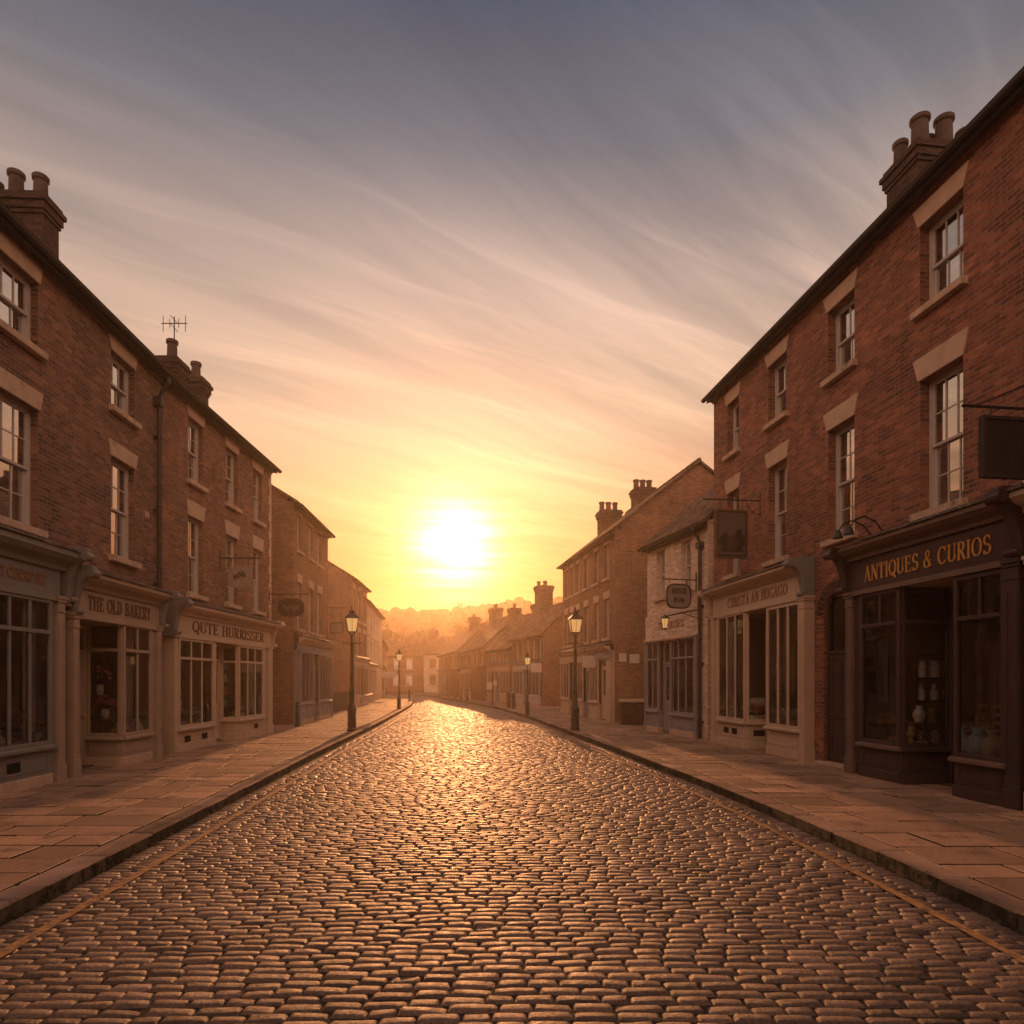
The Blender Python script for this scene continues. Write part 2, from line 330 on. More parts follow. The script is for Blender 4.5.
# ------------------------------------------------------------------ serif lettering
def glyph(ch):
    TH, TN = .17, .06                          # thick and thin stroke
    P = []
    def st(x0, y0, x1, y1, wd):
        d = Vector((x1 - x0, y1 - y0)); L = d.length; nx, ny = -d.y / L * wd / 2, d.x / L * wd / 2
        P.append([(x0 - nx, y0 - ny), (x1 - nx, y1 - ny), (x1 + nx, y1 + ny), (x0 + nx, y0 + ny)])
    def hw(x, y, wd=.30): P.append([(x - wd / 2, y), (x + wd / 2, y), (x + wd / 2, y + .05), (x - wd / 2, y + .05)])
    def stem(x, wd=TH, y0=0., y1=1.):
        P.append([(x - wd / 2, y0), (x + wd / 2, y0), (x + wd / 2, y1), (x - wd / 2, y1)]); 
        if y0 == 0: hw(x, 0, wd + .16)
        if y1 == 1: hw(x, .95, wd + .16)
    def arc(cx, cy, rx, ry, a0, a1, th=TH, tn=TN, k=14):
        for i in range(k):
            q = []
            for a in (a0 + (a1 - a0) * i / k, a0 + (a1 - a0) * (i + 1) / k):
                r_ = R(a); wd = tn + (th - tn) * abs(math.cos(r_)) ** 1.3
                q.append(((cx + (rx - wd / 2) * math.cos(r_), cy + (ry - wd / 2) * math.sin(r_)), (cx + (rx + wd / 2) * math.cos(r_), cy + (ry + wd / 2) * math.sin(r_))))
            P.append([q[0][0], q[0][1], q[1][1], q[1][0]])
    W = .7
    if ch == 'I': stem(.16); W = .32
    elif ch == 'L': stem(.16); st(.2, .03, .6, .03, TN); st(.58, 0, .6, .24, TN); W = .66
    elif ch in 'EF':
        stem(.16); st(.2, .97, .58, .97, TN); st(.56, 1, .58, .78, TN); st(.2, .52, .46, .52, TN); st(.46, .42, .46, .62, TN)
        if ch == 'E': st(.2, .03, .62, .03, TN); st(.6, 0, .62, .24, TN)
        W = .68
    elif ch == 'T': stem(.34, y0=0.); st(.02, .97, .66, .97, TN); st(.04, 1, .02, .76, TN); st(.64, 1, .66, .76, TN); W = .68
    elif ch == 'H': stem(.16); stem(.66); st(.2, .52, .62, .52, TN); W = .82
    elif ch == 'N': stem(.12, TN); stem(.70, TN); st(.12, .98, .70, .04, TH); W = .82
    elif ch == 'M': stem(.12, TN); stem(.84); st(.14, .97, .46, .06, TH); st(.46, .06, .82, .97, TN); W = 1.0
    elif ch == 'A': st(.10, 0, .38, 1, TN); st(.36, 1, .68, 0, TH); st(.22, .36, .54, .36, TN); hw(.10, 0, .24); hw(.68, 0, .28); W = .78
    elif ch == 'V': st(.08, 1, .38, 0, TH); st(.36, 0, .66, 1, TN); hw(.08, .95, .26); hw(.66, .95, .22); W = .74
    elif ch == 'W': st(.06, 1, .32, 0, TH); st(.30, 0, .52, 1, TN); st(.52, 1, .78, 0, TH); st(.76, 0, .98, 1, TN); hw(.08, .95, .26); hw(.98, .95, .22); W = 1.06
    elif ch == 'Y': st(.06, 1, .36, .46, TH); st(.36, .46, .64, 1, TN); stem(.36, y1=.5); hw(.08, .95, .26); hw(.64, .95, .22); W = .72
    elif ch == 'K': stem(.16); st(.24, .42, .62, .98, TN); st(.34, .56, .66, .02, TH); hw(.62, .95, .24); hw(.68, 0, .26); W = .78
    elif ch == 'Z': st(.06, .97, .62, .97, TN); st(.58, .97, .08, .03, TH); st(.06, .03, .64, .03, TN); st(.64, .2, .64, 0, TN); st(.08, 1, .08, .8, TN); W = .7
    elif ch == 'X': st(.1, 1, .6, 0, TH); st(.58, 1, .1, 0, TN); W = .7
    elif ch in 'OQ':
        arc(.42, .5, .35, .47, 0, 360, k=28); W = .84
        if ch == 'Q': st(.42, .2, .78, -.16, TH * .8)
    elif ch == 'D': stem(.16); arc(.26, .5, .42, .47, -90, 90); W = .78
    elif ch in 'PRB':
        stem(.16); arc(.30, .74, .27, .235, -90, 90); st(.18, .97, .30, .97, TN); st(.18, .51, .30, .51, TN)
        if ch == 'R': st(.34, .5, .64, .02, TH * .95); hw(.66, 0, .22)
        if ch == 'B': arc(.32, .27, .31, .25, -90, 90); st(.18, .03, .32, .03, TN)
        W = .72
    elif ch in 'CG':
        arc(.44, .5, .37, .47, 45, 315, k=22); st(.71, .98, .71, .72, TN)
        if ch == 'G': stem(.68, y0=.04, y1=.42); hw(.66, .40, .28)
        W = .82
    elif ch == 'S': arc(.32, .74, .22, .235, 20, 270, TH * .9); arc(.32, .27, .24, .25, -160, 90, TH * .9); st(.54, .98, .54, .76, TN); st(.07, .02, .07, .24, TN); W = .62
    elif ch == 'U': stem(.14, y0=.34, y1=1.); stem(.62, TN, .34, 1.); arc(.38, .36, .24 + TH / 4, .33, 180, 360); W = .76
    elif ch == '&': arc(.40, .78, .17, .19, 0, 360, .11); arc(.34, .27, .28, .25, 70, 330, TH * .9); st(.26, .66, .70, .04, TH * .9); st(.60, .28, .70, .48, TN); W = .82
    elif ch == "'": st(.1, 1, .08, .75, .1); W = .2
    else: W = .36
    return P, W
def lettering(parent, text, s0, s1, z0, hgt, y, m, name='lettering', mtx=None, thick=.012, arch=0):
    mb = MB(); mb.xf(mtx)
    gl = [glyph(c) for c in text]; gap = .10
    tot = sum(g[1] + gap for g in gl) - gap; kx = (s1 - s0) / tot; x = 0; i = 0
    for P, W in gl:
        for p in P:
            q = [(s0 + (x + a) * kx, z0 + b * hgt + arch * (1 - ((x + a) / tot * 2 - 1) ** 2)) for a, b in p]
            mb.prism(q, 'y', y, y - thick - .00025 * (i % 9)); i += 1
        x += W + gap
    return mb.build(name, m, parent)

# ------------------------------------------------------------------ building kit (local frame: x along the front, -y is the street)
class Bld:
    def __init__(s, name, A, B, label, cat='building'):
        s.A = Vector((A[0], A[1], 0)); d = Vector((B[0] - A[0], B[1] - A[1], 0)); s.L = d.length
        s.ang = math.atan2(d.y, d.x); s.o = empty(name, (A[0], A[1], 0), s.ang, label, cat)
        s.mtx = Matrix.Translation(s.A) @ Matrix.Rotation(s.ang, 4, 'Z')
    def W(s, x, y, z=0): return s.mtx @ Vector((x, y, z))

def front_wall(b, x0, x1, z0, z1, ops, m, rv=.2, name='wall'):
    mb = MB(); xs = sorted({x0, x1, *[o[0] for o in ops], *[o[1] for o in ops]}); zs = sorted({z0, z1, *[o[2] for o in ops], *[o[3] for o in ops]})
    xs = [x for x in xs if x0 <= x <= x1]; zs = [z for z in zs if z0 <= z <= z1]
    for a, c in zip(xs, xs[1:]):
        for p, q in zip(zs, zs[1:]):
            mx, mz = (a + c) / 2, (p + q) / 2
            if any(o[0] < mx < o[1] and o[2] < mz < o[3] for o in ops): continue
            mb.poly([(a, 0, p), (c, 0, p), (c, 0, q), (a, 0, q)])
    for o in ops:
        a, c, p, q = o[:4]; r = o[4] if len(o) > 4 else rv
        mb.poly([(a, 0, p), (a, 0, q), (a, r, q), (a, r, p)]); mb.poly([(c, 0, p), (c, r, p), (c, r, q), (c, 0, q)])
        mb.poly([(a, 0, q), (c, 0, q), (c, r, q), (a, r, q)]); mb.poly([(a, 0, p), (a, r, p), (c, r, p), (c, 0, p)])
    for x, sgn in ((x0, 0), (x1, 1)):
        q = [(x, 0, z0), (x, .25, z0), (x, .25, z1), (x, 0, z1)]; mb.poly(q if sgn else q[::-1])
    return mb.build(name, m, b.o)

def shell(b, x0, x1, z1, depth, m, ridge, roofm='slate', over=.2, z0=.0, gutter=True, end0=True, end1=True, gut_m='pipe', ridge_back=None):
    rb = ridge_back or depth / 2
    prof = [(.25, z0), (depth, z0), (depth, z1), (rb, ridge), (.25, z1 + (ridge - z1) * .25 / rb)]
    for x, sg, on in ((x0, 1, end0), (x1, -1, end1)):
        if on:
            mb = MB(); mb.prism(prof, 'x', x, x + .25 * sg); mb.build('side_wall', m, b.o)
    mb = MB(); mb.box(x0 + .25, x1 - .25, depth - .25, depth - .002, z0, z1); mb.build('back_wall', m, b.o)
    mb = MB(); t = .10; pf = (ridge - z1) / rb; pb = (ridge - z1) / (depth - rb)
    ov = .12
    mb.prism([(-over, z1 - pf * over + .02), (rb, ridge + .02), (rb, ridge + .02 + t), (-over, z1 - pf * over + .02 + t)], 'x', x0 - ov, x1 + ov)
    mb.prism([(rb + .002, ridge + .02), (depth + over, z1 - pb * over + .02), (depth + over, z1 - pb * over + .02 + t), (rb + .002, ridge + .02 + t)], 'x', x0 - ov, x1 + ov)
    rf = mb.build('roof', roofm, b.o)
    rt = MB(); k = int((x1 - x0) / .45)
    for i in range(k):
        xa = x0 - .1 + i * (x1 - x0 + .2) / k; rt.tube([(xa, rb, ridge + t + .0), (xa + (x1 - x0 + .2) / k - .01, rb, ridge + t + .012)], .09, 8)
    rt.build('ridge_tiles', roofm, rf)
    if gutter:
        ze = z1 - pf * over
        g = MB(); g.box(x0 - .02, x1 + .02, -over + .02, -.002, ze - .05, ze - .03); g.box(x0 - .02, x1 + .02, -over + .0, -over + .03, ze - .08, ze + .03)
        g.build('eaves_board', 'pipe', b.o)
        g = MB(); g.box(x0, x1, -.05, -.003, ze - .10, ze - .052); g.build('frieze', 'trim_d' if gut_m == 'pipe' else gut_m, b.o)
        g = MB(); pr = [(.06 * math.cos(a), .06 * math.sin(a)) for a in [math.pi + math.pi * i / 8 for i in range(9)]] + [(.07, .012), (-.07, .012)]
        g.prism([(p[0] - over - .06, p[1] + ze + .02) for p in pr], 'x', x0 - .1, x1 + .1); g.build('gutter', 'pipe', b.o)
    return rf

def window(b, x0, x1, z0, z1, cols=3, ru=2, rl=2, m='white', dep=.12, lint='stone', lh=.30, curtain=1, sill='sill', bars=.02, split=.5, flare=.1, open_=0):
    fr = MB(); F_ = .045; zm = z0 + (z1 - z0) * split
    y0, y1 = dep, dep + .10
    fr.box(x0, x0 + F_, y0, y1, z0, z1); fr.box(x1 - F_, x1, y0, y1, z0, z1)
    fr.box(x0 + F_, x1 - F_, y0, y1, z1 - F_, z1); fr.box(x0 + F_, x1 - F_, y0, y1, z0, z0 + F_)
    pn = MB()
    for (za, zb, yy, rows, cc) in ((zm - .02, z1 - F_, y0 + .018, ru, cols), (z0 + F_, zm + .02, y0 + .058, rl, cols)):
        S = .04; xa, xb = x0 + F_, x1 - F_
        fr.box(xa, xa + S, yy, yy + .035, za, zb); fr.box(xb - S, xb, yy, yy + .035, za, zb)
        fr.box(xa + S, xb - S, yy, yy + .035, za, za + S); fr.box(xa + S, xb - S, yy, yy + .035, zb - S, zb)
        xi, xj, zi, zj = xa + S, xb - S, za + S, zb - S
        for i in range(1, cc):
            x = xi + (xj - xi) * i / cc; fr.box(x - bars / 2, x + bars / 2, yy + .004, yy + .03, zi, zj)
        for j in range(1, rows):
            z = zi + (zj - zi) * j / rows
            for i in range(cc):
                xl = xi + (xj - xi) * i / cc + (bars / 2 if i else 0); xr = xi + (xj - xi) * (i + 1) / cc - (bars / 2 if i < cc - 1 else 0)
                fr.box(xl, xr, yy + .006, yy + .028, z - bars / 2, z + bars / 2)
        for i in range(cc):
            for j in range(rows):
                xl, xr = xi + (xj - xi) * i / cc, xi + (xj - xi) * (i + 1) / cc; zl, zr = zi + (zj - zi) * j / rows, zi + (zj - zi) * (j + 1) / rows
                t1, t2 = rnd.uniform(-.0025, .0025), rnd.uniform(-.0025, .0025); y = yy + .018
                pn.poly([(xl, y + t1, zl), (xr, y + t2, zl), (xr, y + t2 + t1 * .6, zr), (xl, y + t1 * 1.6, zr)])
    wo = fr.build('window', m, b.o)
    pn.build('pane', 'glass', wo)
    if lint:
        l = MB(); l.prism([(x0 - .02, z1 + .002), (x1 + .02, z1 + .002), (x1 + flare, z1 + lh), (x0 - flare, z1 + lh)], 'y', .05, -.028); l.build('lintel', lint, wo, bev=.006)
    if sill:
        l = MB(); l.prism([(-.11, z0 - .13), (.14, z0 - .13), (.14, z0 + .012), (-.11, z0 - .02)], 'x', x0 - .09, x1 + .09); l.build('sill', sill, wo, bev=.008)
    if curtain:
        wd = x1 - x0
        for sd_, frac in ((0, rnd.uniform(.16, .30)), (1, rnd.uniform(.16, .32))):
            c = MB(); k = 10; xa = x0 + .03 if sd_ == 0 else x1 - .03 - wd * frac
            pts = [(xa + wd * frac * i / k, y1 + .07 + .02 * math.sin(i * 2.3)) for i in range(k + 1)]
            pts2 = [(p[0], p[1] + .004) for p in pts[::-1]]
            c.prism(pts + pts2, 'z', z0 + .02, z1 - .02); c.build('curtain', 'curt', wo)
    return wo

def chimney(b, x0, x1, y0, y1, zb, zt, pots, m='brick_gauged', potz=.55):
    c = MB(); c.box(x0, x1, y0, y1, zb, zt - .42)
    c.box(x0 - .03, x1 + .03, y0 - .03, y1 + .03, zt - .42, zt - .34); c.box(x0 - .06, x1 + .06, y0 - .06, y1 + .06, zt - .338, zt - .19)
    c.box(x0 - .10, x1 + .10, y0 - .10, y1 + .10, zt - .188, zt - .09); c.box(x0 - .05, x1 + .05, y0 - .05, y1 + .05, zt - .088, zt)
    co = c.build('chimney', m, b.o, bev=.01)
    for (px, py, hh, r) in pots:
        p = MB(); p.lathe([(r * 1.12, 0), (r * 1.12, .06), (r, .08), (r * .93, hh - .12), (r * 1.0, hh - .11), (r * 1.16, hh - .09), (r * 1.18, hh - .02), (r * 1.05, hh), (r * .8, hh), (r * .78, hh - .1)], (px, py, zt - .01), 14)
        p.build('chimney_pot', 'pot', co)
    return co

def drainpipe(b, x, z0, z1, y=-.09, r=.045, hopper=True, swan=0.2):
    d = MB(); pts = [(x, y, z0), (x, y, z1 - .45), (x, y - swan * .3, z1 - .30), (x, y - swan, z1 - .12), (x, y - swan, z1)]
    d.tube(pts, r, 10)
    for z in np.arange(z0 + .4, z1 - .5, 1.6): d.tube([(x, y, z), (x, y, z + .09)], r * 1.35, 10); d.box(x - .07, x + .07, y, -.002, z + .02, z + .07)
    if hopper: d.box(x - .09, x + .09, y - .08, -.004, z1 - .62, z1 - .44)
    return d.build('drainpipe', 'pipe', b.o, smooth=False)

def quoins(b, x0, x1, z0, z1, m='stone'):
    q = MB(); z = z0; i = 0
    while z < z1:
        wd = .11 if i % 2 else .2
        if x1 > x0: q.box(x1 - wd, x1 + .012, -.012, .0, z + .01, z + .27)
        z += .28; i += 1
    return q.build('quoins', m, b.o)

def glazed(b, pa, pb, z0, z1, n=3, transom=None, m='shop_c', bar=.045, name='shop_window', sill=True, arch_top=False, stile=.07):
    """glazing between two plan points (x, y) of building b"""
    pa, pb = Vector((*pa, 0)), Vector((*pb, 0)); d = pb - pa; L = d.length; mt = Matrix.Translation(pa) @ Matrix.Rotation(math.atan2(d.y, d.x), 4, 'Z')
    f = MB().xf(mt); t = .035
    f.box(0, stile, -t, t, z0, z1); f.box(L - stile, L, -t, t, z0, z1); f.box(stile, L - stile, -t, t, z1 - .07, z1); f.box(stile, L - stile, -t, t, z0, z0 + .06)
    zi, zj = z0 + .06, z1 - .07
    spans = [(zi, zj)]
    if transom: f.box(stile, L - stile, -t - .012, t, transom - .03, transom + .03); spans = [(zi, transom - .03), (transom + .03, zj)]
    for i in range(1, n):
        x = stile + (L - 2 * stile) * i / n
        for a, c in spans: f.box(x - bar / 2, x + bar / 2, -t + .008, t - .008, a, c)
    wo = f.build(name, m, b.o, bev=.005)
    g = MB().xf(mt)
    for i in range(n):
        xa, xb = stile + (L - 2 * stile) * i / n, stile + (L - 2 * stile) * (i + 1) / n
        for a, c in spans:
            e = rnd.uniform(-.002, .002); g.poly([(xa, e, a), (xb, -e, a), (xb, -e, c), (xa, e, c)])
    g.build('pane', 'glass_shop', wo)
    if sill:
        q = MB().xf(mt); q.prism([(-.10, z0 - .07), (.05, z0 - .07), (.05, z0 - .001), (-t - .001, z0 - .001), (-.10, z0 - .02)], 'x', -.03, L + .03); q.build('sill', m if sill is True else sill, wo, bev=.006)
    return wo, mt, L

def riser(b, pa, pb, z1, m, z0=.1, thick=.12, panels=1, plinth='stone', vent=None):
    pa, pb = Vector((*pa, 0)), Vector((*pb, 0)); d = pb - pa; L = d.length; mt = Matrix.Translation(pa) @ Matrix.Rotation(math.atan2(d.y, d.x), 4, 'Z')
    r = MB().xf(mt); r.box(0, L, -.01, thick, z0 + .18, z1 - .071)
    for i in range(panels):
        a = L * i / panels + .07; c = L * (i + 1) / panels - .07
        zz0, zz1 = z0 + .25, z1 - .14
        for (p, q, u, v) in ((a, c, zz1 - .025, zz1), (a, c, zz0, zz0 + .025), (a, a + .025, zz0 + .025, zz1 - .025), (c - .025, c, zz0 + .025, zz1 - .025)): r.box(p, q, -.022, -.010, u, v)
    ro = r.build('stall_riser', m, b.o)
    p = MB().xf(mt); p.box(-.01, L + .01, -.045, thick, z0 - .1, z0 + .178); p.build('plinth', plinth, ro, bev=.01)
    if vent:
        for vx in vent:
            v = MB().xf(mt); v.box(vx - .13, vx + .13, -.026, -.012, z1 - .34, z1 - .20)
            for j in range(3):
                for i in range(6): v.box(vx - .12 + i * .042, vx - .12 + i * .042 + .026, -.031, -.0265, z1 - .332 + j * .045, z1 - .332 + j * .045 + .028)
            v.build('air_vent', 'blackhole', ro)
    return ro

def pilaster(b, x0, x1, d, z1, m, z0=.1, cap=.26):
    p = MB(); y0 = -d - .05; p.box(x0, x1, y0, -.005, z0 + .32, z1 - cap)
    wd = x1 - x0; e = .035
    p.box(x0 + .02, x0 + .02 + .02, y0 - .01, y0, z0 + .45, z1 - cap - .15); p.box(x1 - .04, x1 - .02, y0 - .01, y0, z0 + .45, z1 - cap - .15)
    po = p.build('pilaster', m, b.o, bev=.004)
    c = MB(); c.box(x0 - .01, x1 + .01, y0 - .015, -.005, z1 - cap, z1 - cap + .03); c.box(x0 + .004, x1 - .004, y0 - .005, -.005, z1 - cap + .03, z1 - .10)
    c.box(x0 - .02, x1 + .02, y0 - .025, -.005, z1 - .10, z1 - .05); c.box(x0 - .035, x1 + .035, y0 - .04, -.005, z1 - .05, z1)
    c.build('capital', m, po, bev=.005)
    c = MB(); c.box(x0 - .02, x1 + .02, y0 - .02, -.005, z0 - .1, z0 + .27); c.box(x0 - .01, x1 + .01, y0 - .01, -.005, z0 + .27, z0 + .32); c.build('base', m, po, bev=.006)
    return po

def console(b, x0, x1, d, z0, z1, proj, m):
    """scrolled end bracket that closes the fascia"""
    H = z1 - z0; pts = [(-.004, z0), (-d - .05, z0)]
    for i in range(1, 10):
        t = i / 9; pts.append((-d - .05 - (proj - d - .05) * (t ** 1.7), z0 + H * .80 * math.sin(t * math.pi / 2) ** .9))
    pts += [(-proj - .05, z0 + H * .84), (-proj - .05, z0 + H * .97), (-proj, z1), (-.004, z1 + .04)]
    c = MB(); c.prism(pts, 'x', x0, x1)
    co = c.build('console', m, b.o, bev=.012)
    s = MB(); yy = -proj - .01; zz = z0 + H * .86
    s.tube([(x0 - .02, yy, zz), (x1 + .02, yy, zz)], .075, 14); s.tube([(x0 - .03, yy, zz), (x1 + .03, yy, zz)], .035, 10)
    s.tube([(x0 - .012, -d - .09, z0 + H * .12), (x1 + .012, -d - .09, z0 + H * .12)], .05, 12)
    s.build('scroll', m, co)
    return co

def cornice(b, x0, x1, d, z0, z1, proj, m, flash='lead'):
    H = z1 - z0
    pts = [(-d - .0, z0), (-d - .05, z0), (-d - .06, z0 + .2 * H), (-d - .10, z0 + .3 * H), (-d - .14, z0 + .34 * H), (-proj + .06, z0 + .42 * H), (-proj + .02, z0 + .55 * H), (-proj, z0 + .60 * H), (-proj, z0 + .84 * H), (-d, z1 - .02)]
    c = MB(); c.prism(pts, 'x', x0, x1); co = c.build('cornice', m, b.o)
    f = MB(); k = max(3, int((x1 - x0) / .22))
    for i in range(k):
        xa = x0 + (x1 - x0) * i / k; xb = x0 + (x1 - x0) * (i + 1) / k - .004; e = rnd.uniform(0, .014)
        f.prism([(-proj - .025 - e, z0 + .86 * H), (-.003, z1 + .14 + e * .5), (-.003, z1 + .17 + e), (-proj - .025 - e, z0 + .86 * H + .028 + e)], 'x', xa, xb)
    f.build('flashing', flash, co)
    return co

def fascia(b, x0, x1, d, z0, z1, m, text=None, tm='brownlet', tx=None, th=None, frame=True, zoff=0, back=.08):
    f = MB(); f.box(x0, x1, -d - .0, -d + back, z0, z1 + .02)
    f.box(x0 - .02, x1 + .02, -d - .06, -d - .001, z0 - .03, z0 + .035); f.box(x0 - .01, x1 + .01, -d - .035, -d - .001, z0 + .035, z0 + .06)
    fo = f.build('fascia', m, b.o, bev=.004)
    if text:
        th = th or (z1 - z0) * .5; tx = tx or (x0 + (x1 - x0) * .12, x1 - (x1 - x0) * .12)
        lettering(fo, text, tx[0], tx[1], z0 + .06 + (z1 - z0 - .06 - th) / 2 + zoff, th, -d - .001, tm)
    return fo

def door(b, pa, pb, z1, m, z0=.14, glass=.45, fan=True, knob='gold'):
    pa, pb = Vector((*pa, 0)), Vector((*pb, 0)); d = pb - pa; L = d.length; mt = Matrix.Translation(pa) @ Matrix.Rotation(math.atan2(d.y, d.x), 4, 'Z')
    zt = min(z1 - .06, 2.25)
    D_ = MB().xf(mt)
    D_.box(0, .06, -.04, .05, z0, z1); D_.box(L - .06, L, -.04, .05, z0, z1); D_.box(.06, L - .06, -.04, .05, z1 - .06, z1)
    if fan: D_.box(.06, L - .06, -.045, .05, zt, zt + .06)
    zg = z0 + .95
    D_.box(.065, .15, -.02, .02, z0 + .01, zt - .005); D_.box(L - .15, L - .065, -.02, .02, z0 + .01, zt - .005)
    D_.box(.15, L - .15, -.02, .02, zt - .1, zt - .005); D_.box(.15, L - .15, -.02, .02, z0 + .01, z0 + .2); D_.box(.15, L - .15, -.02, .02, zg - .08, zg + .04)
    D_.box(.15, L - .15, -.006, .006, z0 + .2, zg - .08)
    if not glass: D_.box(.15, L - .15, -.006, .006, zg + .04, zt - .1); D_.box(L / 2 - .04, L / 2 + .04, -.021, .0, zg + .04, zt - .1)
    do = D_.build('shop_door' if glass else 'door', m, b.o, bev=.004)
    g = MB().xf(mt)
    if glass: g.poly([(.15, 0, zg + .04), (L - .15, 0, zg + .04), (L - .15, 0, zt - .1), (.15, 0, zt - .1)])
    if fan: g.poly([(.06, .01, zt + .06), (L - .06, .01, zt + .06), (L - .06, .01, z1 - .06), (.06, .01, z1 - .06)])
    if glass or fan: g.build('pane', 'glass_shop', do)
    h = MB().xf(mt); h.tube([(L - .11, -.02, zg), (L - .11, -.06, zg)], .012, 8); h.lathe([(.0, -.03), (.022, -.02), (.028, 0), (.022, .02), (.0, .03)], (L - .11, -.07, zg), 10); h.build('handle', knob, do)
    return do

def lining(b, x0, x1, z0, z1, dep=2.4, y0=.22):
    l = MB()
    l.box(x0, x1, dep, dep + .05, z0, z1); l.box(x0 - .05, x0, y0, dep + .05, z0, z1); l.box(x1, x1 + .05, y0, dep + .05, z0, z1)
    lo = l.build('interior_wall', 'inwall', b.o)
    f = MB(); f.box(x0, x1, y0, dep, z0 - .04, z0); f.build('interior_floor', 'lint', b.o)
    c = MB(); c.box(x0 - .05, x1 + .05, -.2, dep + .05, z1, z1 + .05); c.build('ceiling', 'inwall', b.o)
def platform(b, pts, z):
    p = MB(); p.prism(pts, 'z', .16, z); return p.build('display_platform', 'lint', b.o)

# ================================================================== ground, road, pavements
def smooth_curve(tab, sig=2.0):
    ys = np.arange(-8, 96, .25); v = np.interp(ys, [t[0] for t in tab], [t[1] for t in tab])
    k = np.exp(-.5 * (np.arange(-24, 25) * .25 / sig) ** 2); k /= k.sum()
    vp = np.pad(v, 24, mode='reflect', reflect_type='odd'); v = np.convolve(vp, k, 'valid')
    return lambda y: np.interp(y, ys, v)
KL = smooth_curve([(-8, -3.1), (0, -3.45), (4.66, -3.64), (11.5, -4.18), (17, -4.6), (23.1, -4.97), (33.5, -5.8), (44, -6.7), (55, -8.2), (64, -10.4), (73, -14), (82, -21), (96, -34)])
KR = smooth_curve([(-8, 3.7), (0, 3.65), (4.62, 3.58), (8.43, 3.42), (14, 2.78), (19.25, 2.1), (28.9, .96), (39.3, -.68), (53.5, -4.25), (62, -6.6), (70, -8.8), (80, -12.5), (96, -22)])
WLx = lambda y: np.interp(y, [-8, 14.7, 24, 30, 38.4, 44, 60, 90], [-8.6, -9.2, -9.4, -10.0, -11.2, -11.5, -14, -40])
WRx = lambda y: np.interp(y, [-8, 4, 17.4, 18.2, 21.6, 25.6, 33.8, 40.6, 46, 50, 62, 76, 90], [9.2, 8.6, 6.9, 6.6, 5.9, 5.5, 4.3, 3.2, 1.4, -.4, -3.2, -7.5, -12])

g = MB(); g.poly([(-220, -40, -.12), (220, -40, -.12), (220, 118, -.12), (-220, 118, -.12)])
tag(g.build('ground', 'soil'), kind='structure')

rs = np.random.RandomState(3)
def crown(u): return .055 * (1 - u * u)
def build_setts():
    V = []; Fc = []; Tn = []; nv = 0
    y = -2.5; U = np.array([0, .03, .10, .5, .90, .97, 1.0]); Wv = np.array([0, .07, .22, .78, .93, 1.0])
    uu, ww = np.meshgrid(U, Wv); uu = uu.ravel(); ww = ww.ravel()
    prof = (1 - np.abs(2 * uu - 1) ** 12) * (1 - np.abs(2 * ww - 1) ** 7)
    nu, nw = len(U), len(Wv)
    quad = np.array([[j * nu + i, j * nu + i + 1, (j + 1) * nu + i + 1, (j + 1) * nu + i] for j in range(nw - 1) for i in range(nu - 1)])
    while y < 90:
        rh = .091 + rs.uniform(-.009, .010)
        l, r = float(KL(y)) + .02, float(KR(y)) - .02
        ws = []; tot = 0
        while tot < r - l:
            wd = rs.uniform(.15, .27); ws.append(wd); tot += wd
        ws = np.array(ws) * (r - l) / tot; xs = l + np.concatenate([[0], np.cumsum(ws)[:-1]])
        k = len(ws); cx = xs + ws / 2; un = (cx - (l + r) / 2) / ((r - l) / 2)
        gapx = .006; gapy = .007
        ph = .05 * np.sin(cx * .9 + y * .13) + .02 * np.sin(cx * 2.3 + y * .5) - .035 * (un ** 2)
        X = xs[:, None] + gapx / 2 + (ws[:, None] - gapx) * uu[None, :]
        jy = rs.uniform(-.004, .004, k)[:, None]
        Y = y + ph[:, None] + jy + gapy / 2 + (rh - gapy) * ww[None, :]
        # rounded corners in plan
        cshr = (np.abs(2 * uu - 1) ** 8 * np.abs(2 * ww - 1))[None, :]
        Y = Y + cshr * np.sign(.5 - ww)[None, :] * .007
        X = X + rs.uniform(-.004, .004, X.shape); Y = Y + rs.uniform(-.0025, .0025, Y.shape)
        hgt = .020 + rs.uniform(-.003, .003, k)[:, None]
        tx = rs.normal(0, .0026, k)[:, None]; ty = rs.normal(0, .0021, k)[:, None]
        Z = crown(un)[:, None] - .022 + hgt * prof[None, :] + (tx * (2 * uu - 1)[None, :] + ty * (2 * ww - 1)[None, :]) * prof[None, :] + rs.uniform(-.0012, .0012, X.shape) + rs.normal(0, .002, k)[:, None]
        V.append(np.stack([X, Y, Z], -1).reshape(-1, 3)); 
        Fc.append((quad[None] + (np.arange(k) * nu * nw)[:, None, None] + nv).reshape(-1, 4))
        Tn.append(np.repeat(rs.beta(2, 2, k), nu * nw)); nv += k * nu * nw
        y += rh
    V = np.concatenate(V); Fc = np.concatenate(Fc); Tn = np.concatenate(Tn)
    me = bpy.data.meshes.new('cobbled_road'); me.vertices.add(len(V)); me.vertices.foreach_set('co', V.ravel())
    me.loops.add(Fc.size); me.loops.foreach_set('vertex_index', Fc.ravel().astype(np.int32))
    me.polygons.add(len(Fc)); me.polygons.foreach_set('loop_start', np.arange(0, Fc.size, 4, dtype=np.int32)); me.polygons.foreach_set('loop_total', np.full(len(Fc), 4, dtype=np.int32))
    me.update(calc_edges=True); at = me.attributes.new('tint', 'FLOAT', 'POINT'); at.data.foreach_set('value', Tn)
    me.shade_smooth(); me.materials.append(M['sett'])
    o = bpy.data.objects.new('cobbled_road', me); col.objects.link(o); tag(o, kind='structure')
build_setts()
